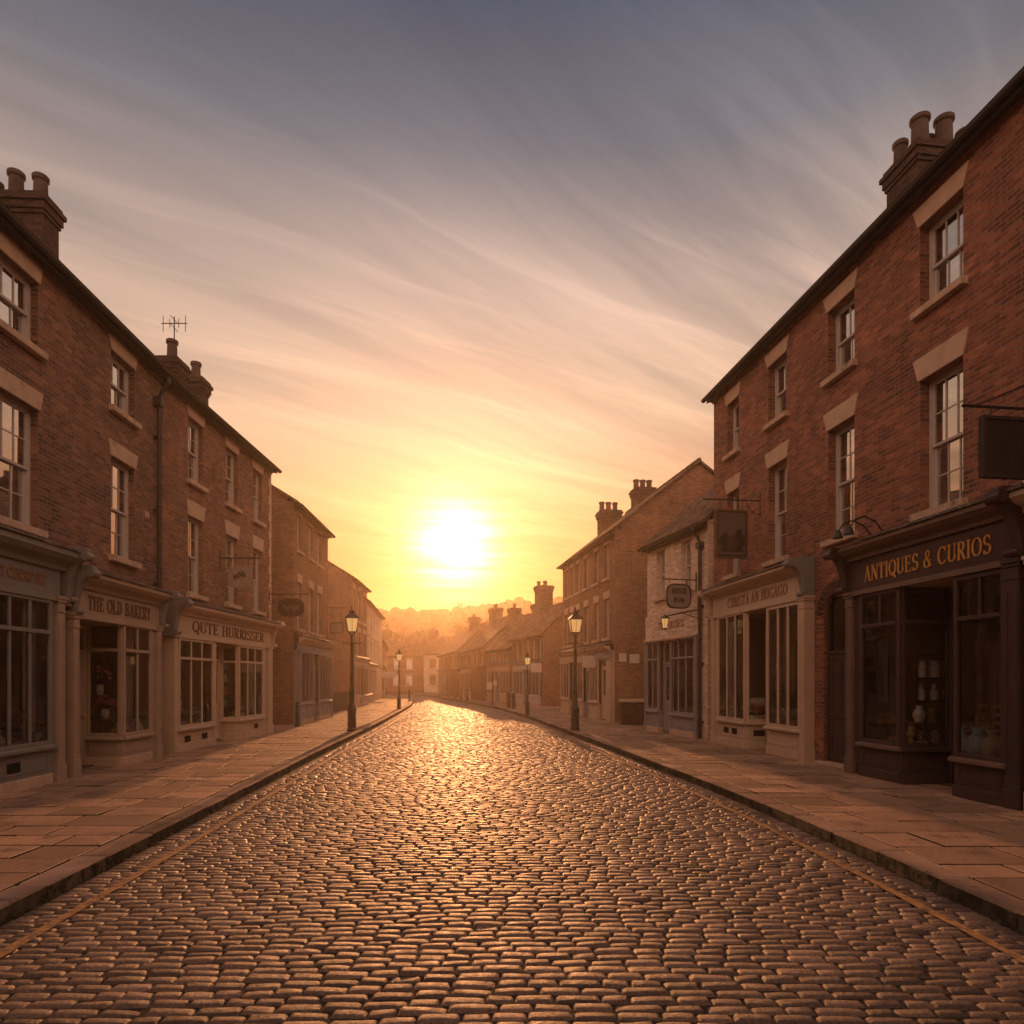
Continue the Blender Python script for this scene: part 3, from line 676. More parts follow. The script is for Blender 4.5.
b_ = MB(); ys = np.arange(-2.6, 91, 1.0)
for a, c in zip(ys, ys[1:]):
    for i in range(8):
        q = []
        for (yy, k) in ((a, i), (a, i + 1), (c, i + 1), (c, i)):
            l, r = float(KL(yy)), float(KR(yy)); u = k / 4 - 1; q.append((l + (r - l) * k / 8, yy, crown(u) - .016))
        b_.poly(q)
tag(b_.build('road_bed', 'bed'), kind='structure')

def line_strip(fn, sgn, name):
    m_ = MB(); ys = np.arange(-2.4, 78, .12); pr = None
    for y in ys:
        k = float(fn(y)); l, r = float(KL(y)), float(KR(y)); c = k + sgn * .40; pts = []
        wd = .042 + rs.uniform(-.005, .005)
        for e in (-wd, -wd * .5, 0, wd * .5, wd):
            x = c + e; u = (x - (l + r) / 2) / ((r - l) / 2); pts.append((x, y, crown(u) + .0035 + rs.uniform(-.0022, .0022) - abs(e) * .03))
        i0 = m_.V(pts)
        if pr is not None:
            for j in range(4): m_.F((pr + j, pr + j + 1, i0 + j + 1, i0 + j))
        pr = i0
    tag(m_.build(name, 'line', smooth=True), kind='structure')
line_strip(KL, 1, 'yellow_line'); line_strip(KR, -1, 'yellow_line')

def add_tint(o, vals):
    at = o.data.attributes.new('tint', 'FLOAT', 'POINT'); at.data.foreach_set('value', np.array(vals, dtype=np.float32))

def slab(mb, tints, P4, z, t, bev=.006, dz=None, side=0):
    """a flag with softened edge; P4 plan corners counter-clockwise"""
    c = sum((Vector(p) for p in P4), Vector((0, 0))) / 4; top = []; rim = []; low = []
    for i, p in enumerate(P4):
        p = Vector(p); d = (c - p); dn = d.normalized(); zz = z + (dz[i] if dz else 0)
        top.append((*(p + dn * bev * 1.6), zz)); rim.append((*p, zz - bev)); low.append((*p, zz - .14))
    n0 = len(mb.v); b0 = mb.V(top); b1 = mb.V(rim); b2 = mb.V(low); mb.F((b0, b0 + 1, b0 + 2, b0 + 3))
    for i in range(4):
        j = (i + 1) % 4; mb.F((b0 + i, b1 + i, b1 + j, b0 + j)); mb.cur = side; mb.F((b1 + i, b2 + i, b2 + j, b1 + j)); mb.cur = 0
    tints += [t] * 12
PV = .12
def side_paving(fn, wall, sgn, name, kname):
    kb = MB(); kt = []; y = -2.6
    while y < 84:
        L = rs.uniform(.7, 1.0); a, c = float(fn(y)), float(fn(y + L)); g_ = .009; kw = .25 + rs.uniform(-.01, .01)
        q = [(a, y + g_), (a + sgn * kw, y + g_), (c + sgn * kw, y + L - g_), (c, y + L - g_)]
        if sgn < 0: q = [q[0], q[3], q[2], q[1]]
        j = rs.uniform(-.006, .006); q = [(p[0] + j, p[1]) for p in q]
        e = rs.uniform(-.007, .005); slab(kb, kt, q, PV + e, rs.beta(2, 2), .016, [rs.uniform(-.004, .004) for _ in range(4)], 1)
        y += L
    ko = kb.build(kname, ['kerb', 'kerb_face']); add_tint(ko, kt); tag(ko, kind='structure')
    pb = MB(); pt = []; y = -2.6
    while y < 84:
        rw = rs.uniform(.36, .62); ya, yb = y, y + rw; k0 = (float(fn(ya)) + float(fn(yb))) / 2; w0 = float(wall((ya + yb) / 2)); tot = abs(w0 - k0)
        x = .262; g_ = .013; sk = (float(fn(yb)) - float(fn(ya)))
        while x < tot:
            L = rs.uniform(.45, 1.05); x1 = min(x + L, tot + .5)
            if tot - x1 < .35: x1 = tot + .3
            def px(xx, yy): return float(fn(yy)) + sgn * xx
            q = [(px(x + g_, ya), ya + g_), (px(x1 - g_, ya), ya + g_), (px(x1 - g_, yb), yb - g_), (px(x + g_, yb), yb - g_)]
            if sgn < 0: q = [q[0], q[3], q[2], q[1]]
            slab(pb, pt, q, PV + rs.normal(0, .0025), rs.beta(2, 2), .006, [rs.normal(0, .0025) for _ in range(4)], 1)
            x = x1
        y += rw
    po = pb.build(name, ['flag', 'joint']); add_tint(po, pt); tag(po, kind='structure')
    bd = MB(); ys = np.arange(-2.6, 85, 1.)
    for a, c in zip(ys, ys[1:]):
        p = [(float(fn(a)) + sgn * .03, a, PV - .022), (float(wall(a)) + sgn * .8, a, PV - .022), (float(wall(c)) + sgn * .8, c, PV - .022), (float(fn(c)) + sgn * .03, c, PV - .022)]
        bd.poly(p if sgn > 0 else p[::-1])
    tag(bd.build('pavement_bed', 'joint'), kind='structure')
side_paving(KL, WLx, -1, 'pavement', 'kerb'); side_paving(KR, WRx, 1, 'pavement', 'kerb')
# grit, moss and leaf litter along the gutters
gm = MB()
for fn, sgn in ((KL, 1), (KR, -1)):
    for i in range(1500):
        y = rs.uniform(1.5, 30); x = float(fn(y)) + sgn * abs(rs.normal(0, .035)); s_ = rs.uniform(.006, .022)
        a = rs.uniform(0, 6.28); z = .0 + rs.uniform(-.012, .010)
        gm.poly([(x + s_ * math.cos(a + k * 2.1), y + s_ * 1.6 * math.sin(a + k * 2.1), z + s_ * rs.uniform(0, .9)) for k in range(3)])
tag(gm.build('gutter_moss', 'moss'), kind='stuff')

# ================================================================== LEFT ROW
# --- L1: tall brown brick house with two shops
b = Bld('brick_house', (-7.25, 3.0), (-7.82, 14.75), 'three storey brown brick house with the old bakery shop at street level', 'house')
W2, W1 = (7.05, 8.12), (4.17, 6.08)
wx = [(-2.6, -1.45), (2.3, 3.45), (6.42, 7.62), (9.72, 10.58)]
ops = [(x0, x1, *z) for x0, x1 in wx for z in (W2, W1)] + [(3.0, 7.6, .0, 3.3, .3), (8.05, 10.9, .0, 3.1, .3), (-3.2, 2.6, .0, 3.2, .3)]
front_wall(b, -4, 11.72, 0, 8.62, ops, 'brick_l')
shell(b, -4, 11.72, 8.62, 7.4, 'brick_l', 11.1, 'slate')
for x0, x1 in wx:
    cc = 4 if x1 - x0 > 1 else 3
    window(b, x0, x1, *W2, cols=cc, ru=1, rl=1); window(b, x0, x1, *W1, cols=cc, ru=2, rl=2)
chimney(b, 10.0, 10.5, 1.45, 2.75, 8.8, 11.3, [(10.25, 1.65, .50, .13), (10.25, 2.12, .56, .135), (10.27, 2.5, .35, .10)])
drainpipe(b, 11.42, .2, 8.35, y=-.10, swan=.2)
mb = MB(); mb.box(11.0, 11.17, -.012, -.0, 5.22, 5.34); mb.build('stone_block', 'stone', b.o)
# shop a
d = .3
lining(b, 2.9, 7.55, .14, 3.0)
platform(b, [(2.9, -.22), (7.45, -.22), (7.45, .7), (2.9, .7)], .66)
glazed(b, (2.9, -d), (5.15, -d), .74, 3.03, 4, 2.5, 'shop_a'); glazed(b, (5.15, -d), (7.45, -d), .74, 3.03, 5, 2.5, 'shop_a')
riser(b, (2.9, -d), (7.45, -d), .74, 'shop_a', panels=3, vent=[3.7, 2.0])
riser_end = MB(); riser_end.box(7.40, 7.56, -d - .0, -.003, .12, 3.03); riser_end.build('shop_side', 'shop_a', b.o)
pilaster(b, 7.56, 7.74, d, 3.1, 'shop_b'); fascia(b, 2.7, 7.70, d, 3.04, 3.52, 'shop_a', 'HT CRNBRPORT', 'tanlet', (6.25, 7.33), .16)
cornice(b, 2.7, 7.78, d, 3.52, 3.88, .56, 'shop_a'); console(b, 7.785, 7.93, d, 2.96, 3.92, .62, 'shop_a')
# a further shop nearer than the view
lining(b, -3.0, 2.45, .14, 3.0); glazed(b, (-3.0, -d), (2.4, -d), .74, 3.03, 7, 2.5, 'shop_e'); riser(b, (-3.0, -d), (2.4, -d), .74, 'shop_e', panels=4)
pilaster(b, 2.42, 2.62, d, 3.1, 'shop_e'); fascia(b, -3.2, 2.64, d, 3.04, 3.52, 'shop_e'); cornice(b, -3.2, 2.66, d, 3.52, 3.88, .56, 'shop_e')
# bakery
lining(b, 8.05, 10.95, .14, 2.82, dep=1.5)
dz = (8.70, .42), (9.58, .42)
door(b, *dz, 2.78, 'shop_b'); 
ga, gb_, gc = (9.62, .40), (9.55, -d), (10.62, -d)
mb = MB(); mb.box(8.13, 8.70, .40, .44, .12, 2.82); mb.build('door_surround', 'shop_b', b.o)
glazed(b, ga, gb_, .68, 2.84, 1, 2.32, 'shop_b'); glazed(b, gb_, gc, .68, 2.84, 2, 2.32, 'shop_b')
riser(b, ga, gb_, .68, 'shop_b'); riser(b, gb_, gc, .68, 'shop_b')
platform(b, [(9.64, .9), (9.60, -.22), (10.60, -.22), (10.85, .9)], .60)
mb = MB(); mb.box(10.62, 10.80, -d, -.003, .12, 2.86); mb.build('shop_side', 'shop_b', b.o)
mb = MB(); mb.box(8.05, 8.13, -d + .1, .42, .12, 2.82); mb.build('shop_side', 'shop_b', b.o)

pilaster(b, 7.97, 8.13, d, 2.88, 'shop_b'); pilaster(b, 10.82, 11.0, d, 2.88, 'shop_b')
fascia(b, 7.97, 11.0, d, 2.82, 3.32, 'shop_b', 'THE OLD BAKERY', 'brownlet', (8.45, 10.62), .25)
cornice(b, 8.12, 10.98, d, 3.32, 3.62, .56, 'shop_b'); console(b, 7.955, 8.11, d, 2.80, 3.66, .62, 'shop_a'); console(b, 11.0, 11.15, d, 2.80, 3.66, .62, 'shop_a')
L1 = b
# --- L2
b = Bld('brick_house', (-7.84, 14.8), (-7.78, 21.3), 'three storey brown brick house with cream shopfront and a rooftop aerial', 'house')
W2, W1 = (6.62, 8.14), (3.87, 5.74)
wx = [(1.15, 1.90), (3.22, 3.98), (5.06, 5.76)]
ops = [(x0, x1, *z) for x0, x1 in wx for z in (W2, W1)] + [(.0, 5.3, .0, 3.1, .3)]
front_wall(b, 0.0, 6.5, 0, 8.62, ops, 'brick_l2'); shell(b, 0.0, 6.5, 8.62, 7.4, 'brick_l2', 11.1, 'slate')
for x0, x1 in wx: window(b, x0, x1, *W2, cols=2, ru=2, rl=2, lh=.28); window(b, x0, x1, *W1, cols=2, ru=2, rl=2, lh=.38)
quoins(b, 0, 6.5, .1, 8.3, 'shop_c')
c1 = chimney(b, 2.5, 3.1, 1.0, 1.6, 8.9, 10.25, [(2.7, 1.2, .52, .13)])
c2 = chimney(b, 4.1, 4.55, 1.1, 1.7, 8.9, 10.45, [(4.3, 1.35, .50, .13)])
mb = MB(); ax, ay = 2.9, 1.25; mb.tube([(ax, ay, 10.2), (ax, ay, 11.5)], .016, 6); mb.tube([(ax - .0, ay - .35, 11.32), (ax + .0, ay + .35, 11.32)], .012, 6)
for q in (-.3, -.12, .12, .3): mb.tube([(ax, ay + q, 11.25 - .5 * abs(q)), (ax, ay + q, 11.38 + .5 * abs(q))], .009, 5)
mb.tube([(ax - .2, ay, 11.2), (ax + .2, ay, 11.2)], .009, 5); mb.tube([(ax - .2, ay, 11.42), (ax + .2, ay, 11.42)], .009, 5)
mb.build('aerial', 'iron', b.o)
lining(b, .05, 5.3, .14, 2.7, dep=1.3)
ga, gb_, gc = (3.22, .14), (3.3, -d), (5.05, -d)
glazed(b, (.08, -d), (1.80, -d), .66, 2.72, 3, 2.25, 'shop_c'); riser(b, (.08, -d), (1.80, -d), .66, 'shop_c', panels=2, vent=[.42, 1.25])
mb = MB(); mb.box(1.81, 1.95, -d - .02, .42, .12, 2.74); mb.build('shop_side', 'shop_c', b.o)
mb = MB(); mb.box(-.08, .07, -d - .02, -.003, .12, 2.74); mb.build('shop_side', 'shop_c', b.o)
mb = MB(); mb.box(5.06, 5.30, -d, -.003, .12, 2.74); mb.build('shop_side', 'shop_c', b.o)

door(b, (2.25, .16), (3.18, .16), 2.7, 'shop_c')
mb = MB(); mb.box(1.955, 2.245, .14, .18, .12, 2.72); mb.build('door_surround', 'shop_c', b.o)
glazed(b, ga, gb_, .68, 2.72, 1, 2.25, 'shop_c'); riser(b, ga, gb_, .68, 'shop_c')
glazed(b, gb_, gc, .68, 2.72, 3, 2.25, 'shop_c'); riser(b, gb_, gc, .68, 'shop_c', panels=2, vent=[1.2])
platform(b, [(.1, -.2), (1.78, -.2), (1.78, .8), (.1, .8)], .58); platform(b, [(3.28, .9), (3.36, -.2), (5.03, -.2), (5.03, .9)], .60)
pilaster(b, 5.36, 5.72, d, 2.80, 'shop_c')
fascia(b, -.10, 5.72, d, 2.74, 3.24, 'shop_c', 'QUTE HURRISSER', 'brownlet', (.75, 5.1), .27)
cornice(b, .05, 5.80, d, 3.24, 3.52, .56, 'shop_c'); console(b, -.17, -.0, d, 2.72, 3.58, .62, 'shop_a'); console(b, 5.73, 5.88, d, 2.72, 3.58, .60, 'shop_c')
L2 = b
# --- L3
b = Bld('brick_house', (-7.95, 24.0), (-8.2, 29.4), 'three storey orange brick house with grey-blue shopfront behind the dark oval sign', 'house')
W2, W1 = (6.60, 7.92), (3.68, 5.40)
wx = [(.5, 1.12), (2.12, 2.85), (3.5, 4.25)]
ops = [(x0, x1, *z) for x0, x1 in wx for z in (W2, W1)] + [(.15, 5.1, .0, 2.95, .3)]
front_wall(b, 0, 5.4, 0, 8.25, ops, 'brick_far'); shell(b, 0, 5.4, 8.25, 7.0, 'brick_far', 10.4, 'tile')
for x0, x1 in wx: window(b, x0, x1, *W2, cols=2); window(b, x0, x1, *W1, cols=2, lh=.32)
lining(b, .15, 5.1, .14, 2.8)
glazed(b, (.2, -.2), (2.0, -.2), .9, 2.8, 3, None, 'shop_e'); riser(b, (.2, -.2), (2.0, -.2), .9, 'shop_e', panels=2)
door(b, (2.05, -.05), (2.85, -.05), 2.8, 'shop_e')
glazed(b, (2.95, -.2), (5.0, -.2), .9, 2.8, 4, None, 'shop_e'); riser(b, (2.95, -.2), (5.0, -.2), .9, 'shop_e', panels=3)
pilaster(b, .0, .18, .2, 2.85, 'shop_e'); pilaster(b, 5.05, 5.23, .2, 2.85, 'shop_e')
fascia(b, 0, 5.25, .2, 2.80, 3.1, 'shop_e'); cornice(b, -.05, 5.3, .2, 3.1, 3.35, .45, 'shop_c')
L3 = b
# --- L4
b = Bld('brick_house', (-9.35, 38.4), (-9.67, 44.0), 'brown gabled house whose blank side wall stands behind the left lit lamp', 'house')
W2, W1 = (5.4, 7.2), (3.1, 4.7)
wx = [(.5, 1.3), (2.3, 3.1), (4.1, 4.9)]
ops = [(x0, x1, *z) for x0, x1 in wx for z in (W2, W1)]
ops += [(.4, 5.2, .0, 2.6, .3)]
front_wall(b, 0, 5.6, 0, 7.75, ops, 'brick_far'); shell(b, 0, 5.6, 7.75, 8.5, 'brick_far', 10.35, 'tile')
for x0, x1 in wx: window(b, x0, x1, *W2, cols=2, curtain=0); window(b, x0, x1, *W1, cols=2, curtain=0)
lining(b, .4, 5.2, .14, 2.6)
glazed(b, (.4, -.15), (2.3, -.15), .8, 2.55, 3, None, 'shop_c'); riser(b, (.4, -.15), (2.3, -.15), .8, 'shop_c'); door(b, (2.35, -.02), (3.1, -.02), 2.5, 'shop_d')
glazed(b, (3.2, -.15), (5.2, -.15), .8, 2.55, 3, None, 'shop_c'); riser(b, (3.2, -.15), (5.2, -.15), .8, 'shop_c')
fascia(b, .3, 5.3, .15, 2.56, 2.9, 'shop_c'); cornice(b, .3, 5.3, .15, 2.9, 3.08, .35, 'shop_c')

def cottage(A, B, label, z1, ridge, depth, wins, rows, chim=(), m='brick_far', roofm='tile', shop='shop_c', wm='white', doorx=None, rb=None, sfx=None):
    b = Bld('brick_cottage', A, B, label, 'house'); L = b.L
    ops = [(x0, x1, *z) for x0, x1 in wins for z in rows]
    if sfx: ops += [(sfx[0], sfx[1], 0, 2.5, .3)]
    front_wall(b, 0, L, 0, z1, ops, m); shell(b, 0, L, z1, depth, m, ridge, roofm, ridge_back=rb)
    for x0, x1 in wins:
        for z in rows: window(b, x0, x1, *z, cols=2, curtain=0, lint='stone', lh=.18, bars=.03)
    if sfx:
        a, c = sfx; md = (a + c) / 2
        glazed(b, (a, -.12), (md - .45, -.12), .75, 2.4, 3, None, shop); glazed(b, (md + .45, -.12), (c, -.12), .75, 2.4, 3, None, shop)
        riser(b, (a, -.12), (md - .45, -.12), .75, shop); riser(b, (md + .45, -.12), (c, -.12), .75, shop); door(b, (md - .42, .0), (md + .42, .0), 2.4, 'shop_e')
        fascia(b, a - .08, c + .08, .12, 2.41, 2.75, shop); cornice(b, a - .1, c + .1, .12, 2.75, 2.9, .3, shop); lining(b, a, c, .14, 2.4, dep=1.8)
    for ch in chim: chimney(b, *ch)
    return b
L5 = cottage((-10.2, 46.0), (-11.8, 60.0), 'long pale terrace house stepping away past the left lamp', 7.4, 9.6, 7, [(1, 1.9), (3.4, 4.3), (6, 6.9), (8.6, 9.5), (11.2, 12.1)], [(5.0, 6.6), (3.1, 4.5)],
        [(13.2, 13.9, 2.6, 3.6, 8.6, 10.6, [(13.4, 2.9, .4, .12), (13.7, 3.3, .4, .12)])], m='brick_cream', sfx=(.6, 6.5))
cottage((-12.3, 62.5), (-15.2, 80), 'low house with one chimney at the far end of the left row', 5.5, 7.6, 6.5, [(1, 2), (4, 5), (8, 9), (12, 13)], [(3.4, 4.6)],
        [(1.2, 2.4, 2.4, 3.4, 6.6, 8.6, [(1.5, 2.9, .35, .12), (2.1, 2.9, .35, .12)])], m='brick_far', sfx=(1, 6))
# ================================================================== RIGHT ROW
# --- R1
b = Bld('brick_house', (5.55, 17.45), (7.2, 4.0), 'tall three storey red brick house with the dark antiques shop at street level', 'house')
W2, W1, W1n = (7.56, 8.86), (4.45, 6.56), (4.38, 6.44)
wx = [(.32, .97), (2.42, 3.20), (4.70, 5.50), (7.12, 7.97), (9.8, 10.65), (12.4, 13.3), (15.4, 16.2)]
ops = [(x0, x1, *z) for i, (x0, x1) in enumerate(wx) for z in (W2, W1 if i < 3 else W1n)]
AX0, AX1, AZ = 4.55, 5.36, 3.42
ops += [(-.1, 4.1, 0, 3.5, .3), (AX0, AX1, 0, AZ, .16), (5.95, 9.1, 0, 3.3, .3), (9.6, 16.8, 0, 3.3, .3)]
front_wall(b, -.5, 17.6, 0, 9.48, ops, 'brick_r', rv=.2); shell(b, -.5, 17.6, 9.48, 7.6, 'brick_r', 12.1, 'slate', gut_m='brick_r')
for i, (x0, x1) in enumerate(wx): window(b, x0, x1, *W2, cols=3 if i > 2 else 2, ru=1, rl=1, dep=.16, lh=.31, flare=.13); window(b, x0, x1, *(W1 if i < 3 else W1n), cols=3 if i > 2 else 2, ru=2, rl=2, dep=.16, lh=.36, flare=.13)
chimney(b, 3.95, 4.85, 1.78, 3.2, 9.9, 12.3, [(4.1, 1.98, .55, .13), (4.65, 1.98, .60, .16), (4.3, 2.4, .5, .15), (4.65, 2.5, .64, .16), (4.62, 2.98, .45, .15)])
# arch over the side door
mb = MB(); cx_, rr_, zc_ = (AX0 + AX1) / 2, (AX1 - AX0) / 2, AZ - (AX1 - AX0) / 2
for sg in (-1, 1):
    pts = [(cx_ + sg * rr_ * math.cos(a), zc_ + rr_ * math.sin(a)) for a in [math.pi / 2 * i / 8 for i in range(9)]]
    mb.prism(pts + [(cx_ + sg * rr_, AZ)], 'y', .002, .155)
mb.build('arch_spandrel', 'brick_r', b.o)
mb = MB()
for i in range(17):
    a0, a1 = math.pi * i / 17 + .02, math.pi * (i + 1) / 17 - .02
    mb.prism([(cx_ + (rr_ + .012) * math.cos(a0), zc_ + (rr_ + .012) * math.sin(a0)), (cx_ + (rr_ + .23) * math.cos(a0), zc_ + (rr_ + .23) * math.sin(a0)), (cx_ + (rr_ + .23) * math.cos(a1), zc_ + (rr_ + .23) * math.sin(a1)), (cx_ + (rr_ + .012) * math.cos(a1), zc_ + (rr_ + .012) * math.sin(a1))], 'y', -.008, .05)
mb.build('brick_arch', 'brick_gauged', b.o)
do = door(b, (AX0 + .01, .10), (AX1 - .01, .10), 3.4, 'shop_d', glass=0, fan=True)
mb = MB(); mb.box(AX0 - .1, AX1 + .1, -.15, .30, .10, .17); mb.build('doorstep', 'sill', b.o, bev=.01)
# shop a (cream)
d = .18
lining(b, -.1, 4.1, .14, 3.35, dep=1.3)
ga, gb_, gc = (.18, -d), (1.70, -d), (1.84, .32)
glazed(b, ga, gb_, .76, 3.40, 3, None, 'shop_c'); glazed(b, gb_, gc, .76, 3.40, 1, None, 'shop_c')
riser(b, ga, gb_, .76, 'shop_c', vent=[.5, .95], panels=1); riser(b, gb_, gc, .76, 'shop_c', vent=[.3])
glazed(b, (2.72, -d), (4.06, -d), .74, 3.36, 3, None, 'shop_c', bar=.06); riser(b, (2.72, -d), (4.06, -d), .74, 'shop_c')
glazed(b, (2.72, .33), (2.72, -d), .74, 3.36, 1, None, 'shop_c', sill=False); riser(b, (2.72, .33), (2.72, -d), .74, 'shop_c')
door(b, (1.88, .34), (2.70, .34), 3.3, 'shop_d', fan=True)
mb = MB(); mb.box(.0, .18, -d, -.003, .12, 3.4); mb.build('shop_side', 'shop_c', b.o)
platform(b, [(.2, -.1), (1.67, -.1), (1.78, .36), (1.78, 1.0), (.2, 1.0)], .68); platform(b, [(2.79, -.1), (4.04, -.1), (4.04, 1.0), (2.79, 1.0)], .68)
pilaster(b, -.18, .0, d, 3.44, 'shop_c'); pilaster(b, 4.08, 4.26, d, 3.44, 'shop_c')
fascia(b, -.16, 4.25, d, 3.40, 3.90, 'shop_c', 'CHRISTA AN HUGAGO', 'tanlet', (.75, 3.55), .24)
cornice(b, -.22, 4.11, d, 3.90, 4.14, .46, 'shop_c'); console(b, 4.12, 4.28, d, 3.38, 4.20, .52, 'shop_a'); console(b, -.33, -.2, d, 3.38, 4.14, .48, 'shop_c')
# shop b (antiques)
d = .3
lining(b, 5.92, 9.12, .14, 3.2, dep=1.5)
ga, gb_, gc = (6.12, -d), (7.10, -d), (7.20, .42)
glazed(b, ga, gb_, .70, 3.22, 1, 2.66, 'shop_d', sill='trim_d'); riser(b, ga, gb_, .70, 'shop_d', plinth='shop_d')
mb = MB(); mb.box(6.60, 6.64, -d - .02, -d + .02, 2.69, 3.15); mb.build('glazing_bar', 'shop_d', b.o)
glazed(b, gb_, gc, .70, 3.22, 1, 2.66, 'shop_d', stile=.05); riser(b, gb_, gc, .70, 'shop_d', plinth='shop_d')
glazed(b, (8.17, -d), (9.02, -d), .68, 3.20, 1, 2.60, 'shop_d', sill='trim_d'); riser(b, (8.17, -d), (9.02, -d), .68, 'shop_d', plinth='shop_d')
mb = MB(); mb.box(8.585, 8.625, -d - .02, -d + .02, 2.63, 3.13); mb.build('glazing_bar', 'shop_d', b.o)
glazed(b, (8.17, .42), (8.17, -d), .68, 3.20, 1, 2.60, 'shop_d', sill=False, stile=.05); riser(b, (8.17, .42), (8.17, -d), .68, 'shop_d', plinth='shop_d')
door(b, (7.24, .44), (8.15, .44), 3.1, 'shop_d', fan=True)
mb = MB(); mb.box(5.95, 6.12, -d, -.003, .12, 3.22); mb.build('shop_side', 'shop_d', b.o)
platform(b, [(6.14, -.2), (7.07, -.2), (7.16, .45), (7.16, 1.3), (6.14, 1.3)], .62); platform(b, [(8.25, -.2), (9.0, -.2), (9.0, 1.2), (8.25, 1.2)], .62)
pilaster(b, 5.76, 5.95, d, 3.28, 'trim_d'); pilaster(b, 9.03, 9.24, d, 3.28, 'shop_d')
fo = fascia(b, 5.78, 9.22, d, 3.24, 3.80, 'fascia_d', 'ANTIQUES & CURIOS', 'gold', (6.22, 8.78), .255, zoff=.0)
mb = MB(); mb.box(5.76, 9.24, -d - .075, -d - .0615, 3.205, 3.285); mb.build('fascia_trim', 'trim_d', fo)
cornice(b, 5.80, 9.12, d, 3.82, 4.10, .54, 'trim_d'); console(b, 5.62, 5.79, d, 3.24, 4.08, .60, 'shop_d'); console(b, 9.10, 9.28, d, 3.24, 4.16, .62, 'shop_d')
# shop c (mostly outside the frame)
lining(b, 9.5, 16.8, .14, 3.2); glazed(b, (9.56, -d), (13.0, -d), .7, 3.22, 4, 2.6, 'shop_c'); riser(b, (9.56, -d), (13.0, -d), .7, 'shop_c', panels=4)
door(b, (13.0, .1), (13.9, .1), 3.1, 'shop_d'); glazed(b, (13.9, -d), (16.6, -d), .7, 3.22, 3, 2.6, 'shop_c'); riser(b, (13.9, -d), (16.6, -d), .7, 'shop_c', panels=3)
pilaster(b, 9.34, 9.54, d, 3.28, 'shop_c'); fascia(b, 9.34, 16.8, d, 3.24, 3.80, 'shop_c'); cornice(b, 9.29, 16.8, d, 3.82, 4.12, .54, 'shop_c')
for x in (6.05, 6.35):   # swan-neck lights over the fascia
    mb = MB(); mb.tube([(x, -.02, 4.2), (x, -.2, 4.42), (x + .02, -.42, 4.50), (x + .05, -.62, 4.42), (x + .05, -.70, 4.30)], .014, 8)
    mb.lathe([(.03, .08), (.05, .05), (.085, -.05), (.09, -.06)], (x + .05, -.72, 4.24), 14); mb.lathe([(.05, -.01), (.05, .01)], (x, -.02, 4.2), 8)
    tag(mb.build('fascia_light', 'iron', None, smooth=False), 'black swan-neck light above the ' + ('letter A of the antiques sign' if x < 6.2 else 'letter N of the antiques sign'), 'light').matrix_world = b.mtx
mb = MB(); mb.box(9.0, 9.1, -.06, -.002, 4.28, 4.40); mb.build('alarm_box', 'sign_white', b.o)
R1 = b
# --- R2 cream painted
b = Bld('painted_house', (4.43, 21.6), (5.33, 18.0), 'small two storey cream painted brick house with blue-grey shop windows', 'house')
W1 = (4.35, 5.80); wx = [(.66, 1.22), (2.26, 2.82)]
front_wall(b, 0, 3.72, 0, 6.15, [(x0, x1, *W1) for x0, x1 in wx] + [(.15, 3.15, 0, 3.0, .3)], 'brick_cream'); shell(b, 0, 3.72, 6.15, 7.0, 'brick_cream', 9.1, 'tile', end1=True)
for x0, x1 in wx: window(b, x0, x1, *W1, cols=1, ru=1, rl=1, lint='brick_cream', lh=.2, flare=.02)
lining(b, .15, 3.15, .14, 2.95)
glazed(b, (.12, -.06), (.98, -.06), .80, 2.98, 2, 2.4, 'shop_e'); riser(b, (.12, -.06), (.98, -.06), .80, 'shop_e')
door(b, (1.0, .1), (1.68, .1), 2.95, 'shop_e')
glazed(b, (1.72, -.06), (3.18, -.06), .76, 2.98, 3, 2.4, 'shop_e'); riser(b, (1.72, -.06), (3.18, -.06), .76, 'shop_e')
pilaster(b, 0, .11, .06, 3.02, 'shop_e', cap=.1); pilaster(b, 3.19, 3.30, .06, 3.02, 'shop_e', cap=.1)
fascia(b, -.02, 3.30, .06, 2.99, 3.78, 'brick_cream', 'TRANKOFS', 'tanlet', (.9, 2.5), .22, back=.05)
drainpipe(b, 3.46, .15, 6.0, y=-.09, r=.05)
R2 = b
# --- R3
b = Bld('brick_house', (2.6, 33.8), (4.0, 25.6), 'long three storey brick house with tall gable end and two chimney stacks', 'house')
W2, W1 = (5.86, 7.2), (3.46, 5.02); wx = [(.5, 1.05), (1.55, 2.1), (2.62, 3.2), (4.0, 4.62), (5.55, 6.2), (6.95, 7.6)]
front_wall(b, 0, b.L, 0, 7.62, [(x0, x1, *z) for x0, x1 in wx for z in (W2, W1)] + [(.2, 8.0, 0, 2.7, .3)], 'brick_far')
shell(b, 0, b.L, 7.62, 7.4, 'brick_far', 10.35, 'tile', ridge_back=3.45)
for x0, x1 in wx: window(b, x0, x1, *W2, cols=2, curtain=1); window(b, x0, x1, *W1, cols=2, curtain=1)
chimney(b, .15, 1.0, 3.6, 4.6, 9.6, 11.55, [(.5, 3.75, .5, .14), (.5, 4.1, .5, .14), (.5, 4.45, .5, .14)]); chimney(b, .1, .9, 1.8, 2.8, 8.3, 10.35, [(.4, 1.95, .5, .13), (.4, 2.3, .5, .13), (.4, 2.65, .5, .13)])
lining(b, .2, 8.0, .14, 2.6)
for (a, c) in ((.25, 1.9), (2.9, 4.3), (5.3, 6.6)): glazed(b, (a, -.15), (c, -.15), .85, 2.6, 3, None, 'shop_c'); riser(b, (a, -.15), (c, -.15), .85, 'shop_c')
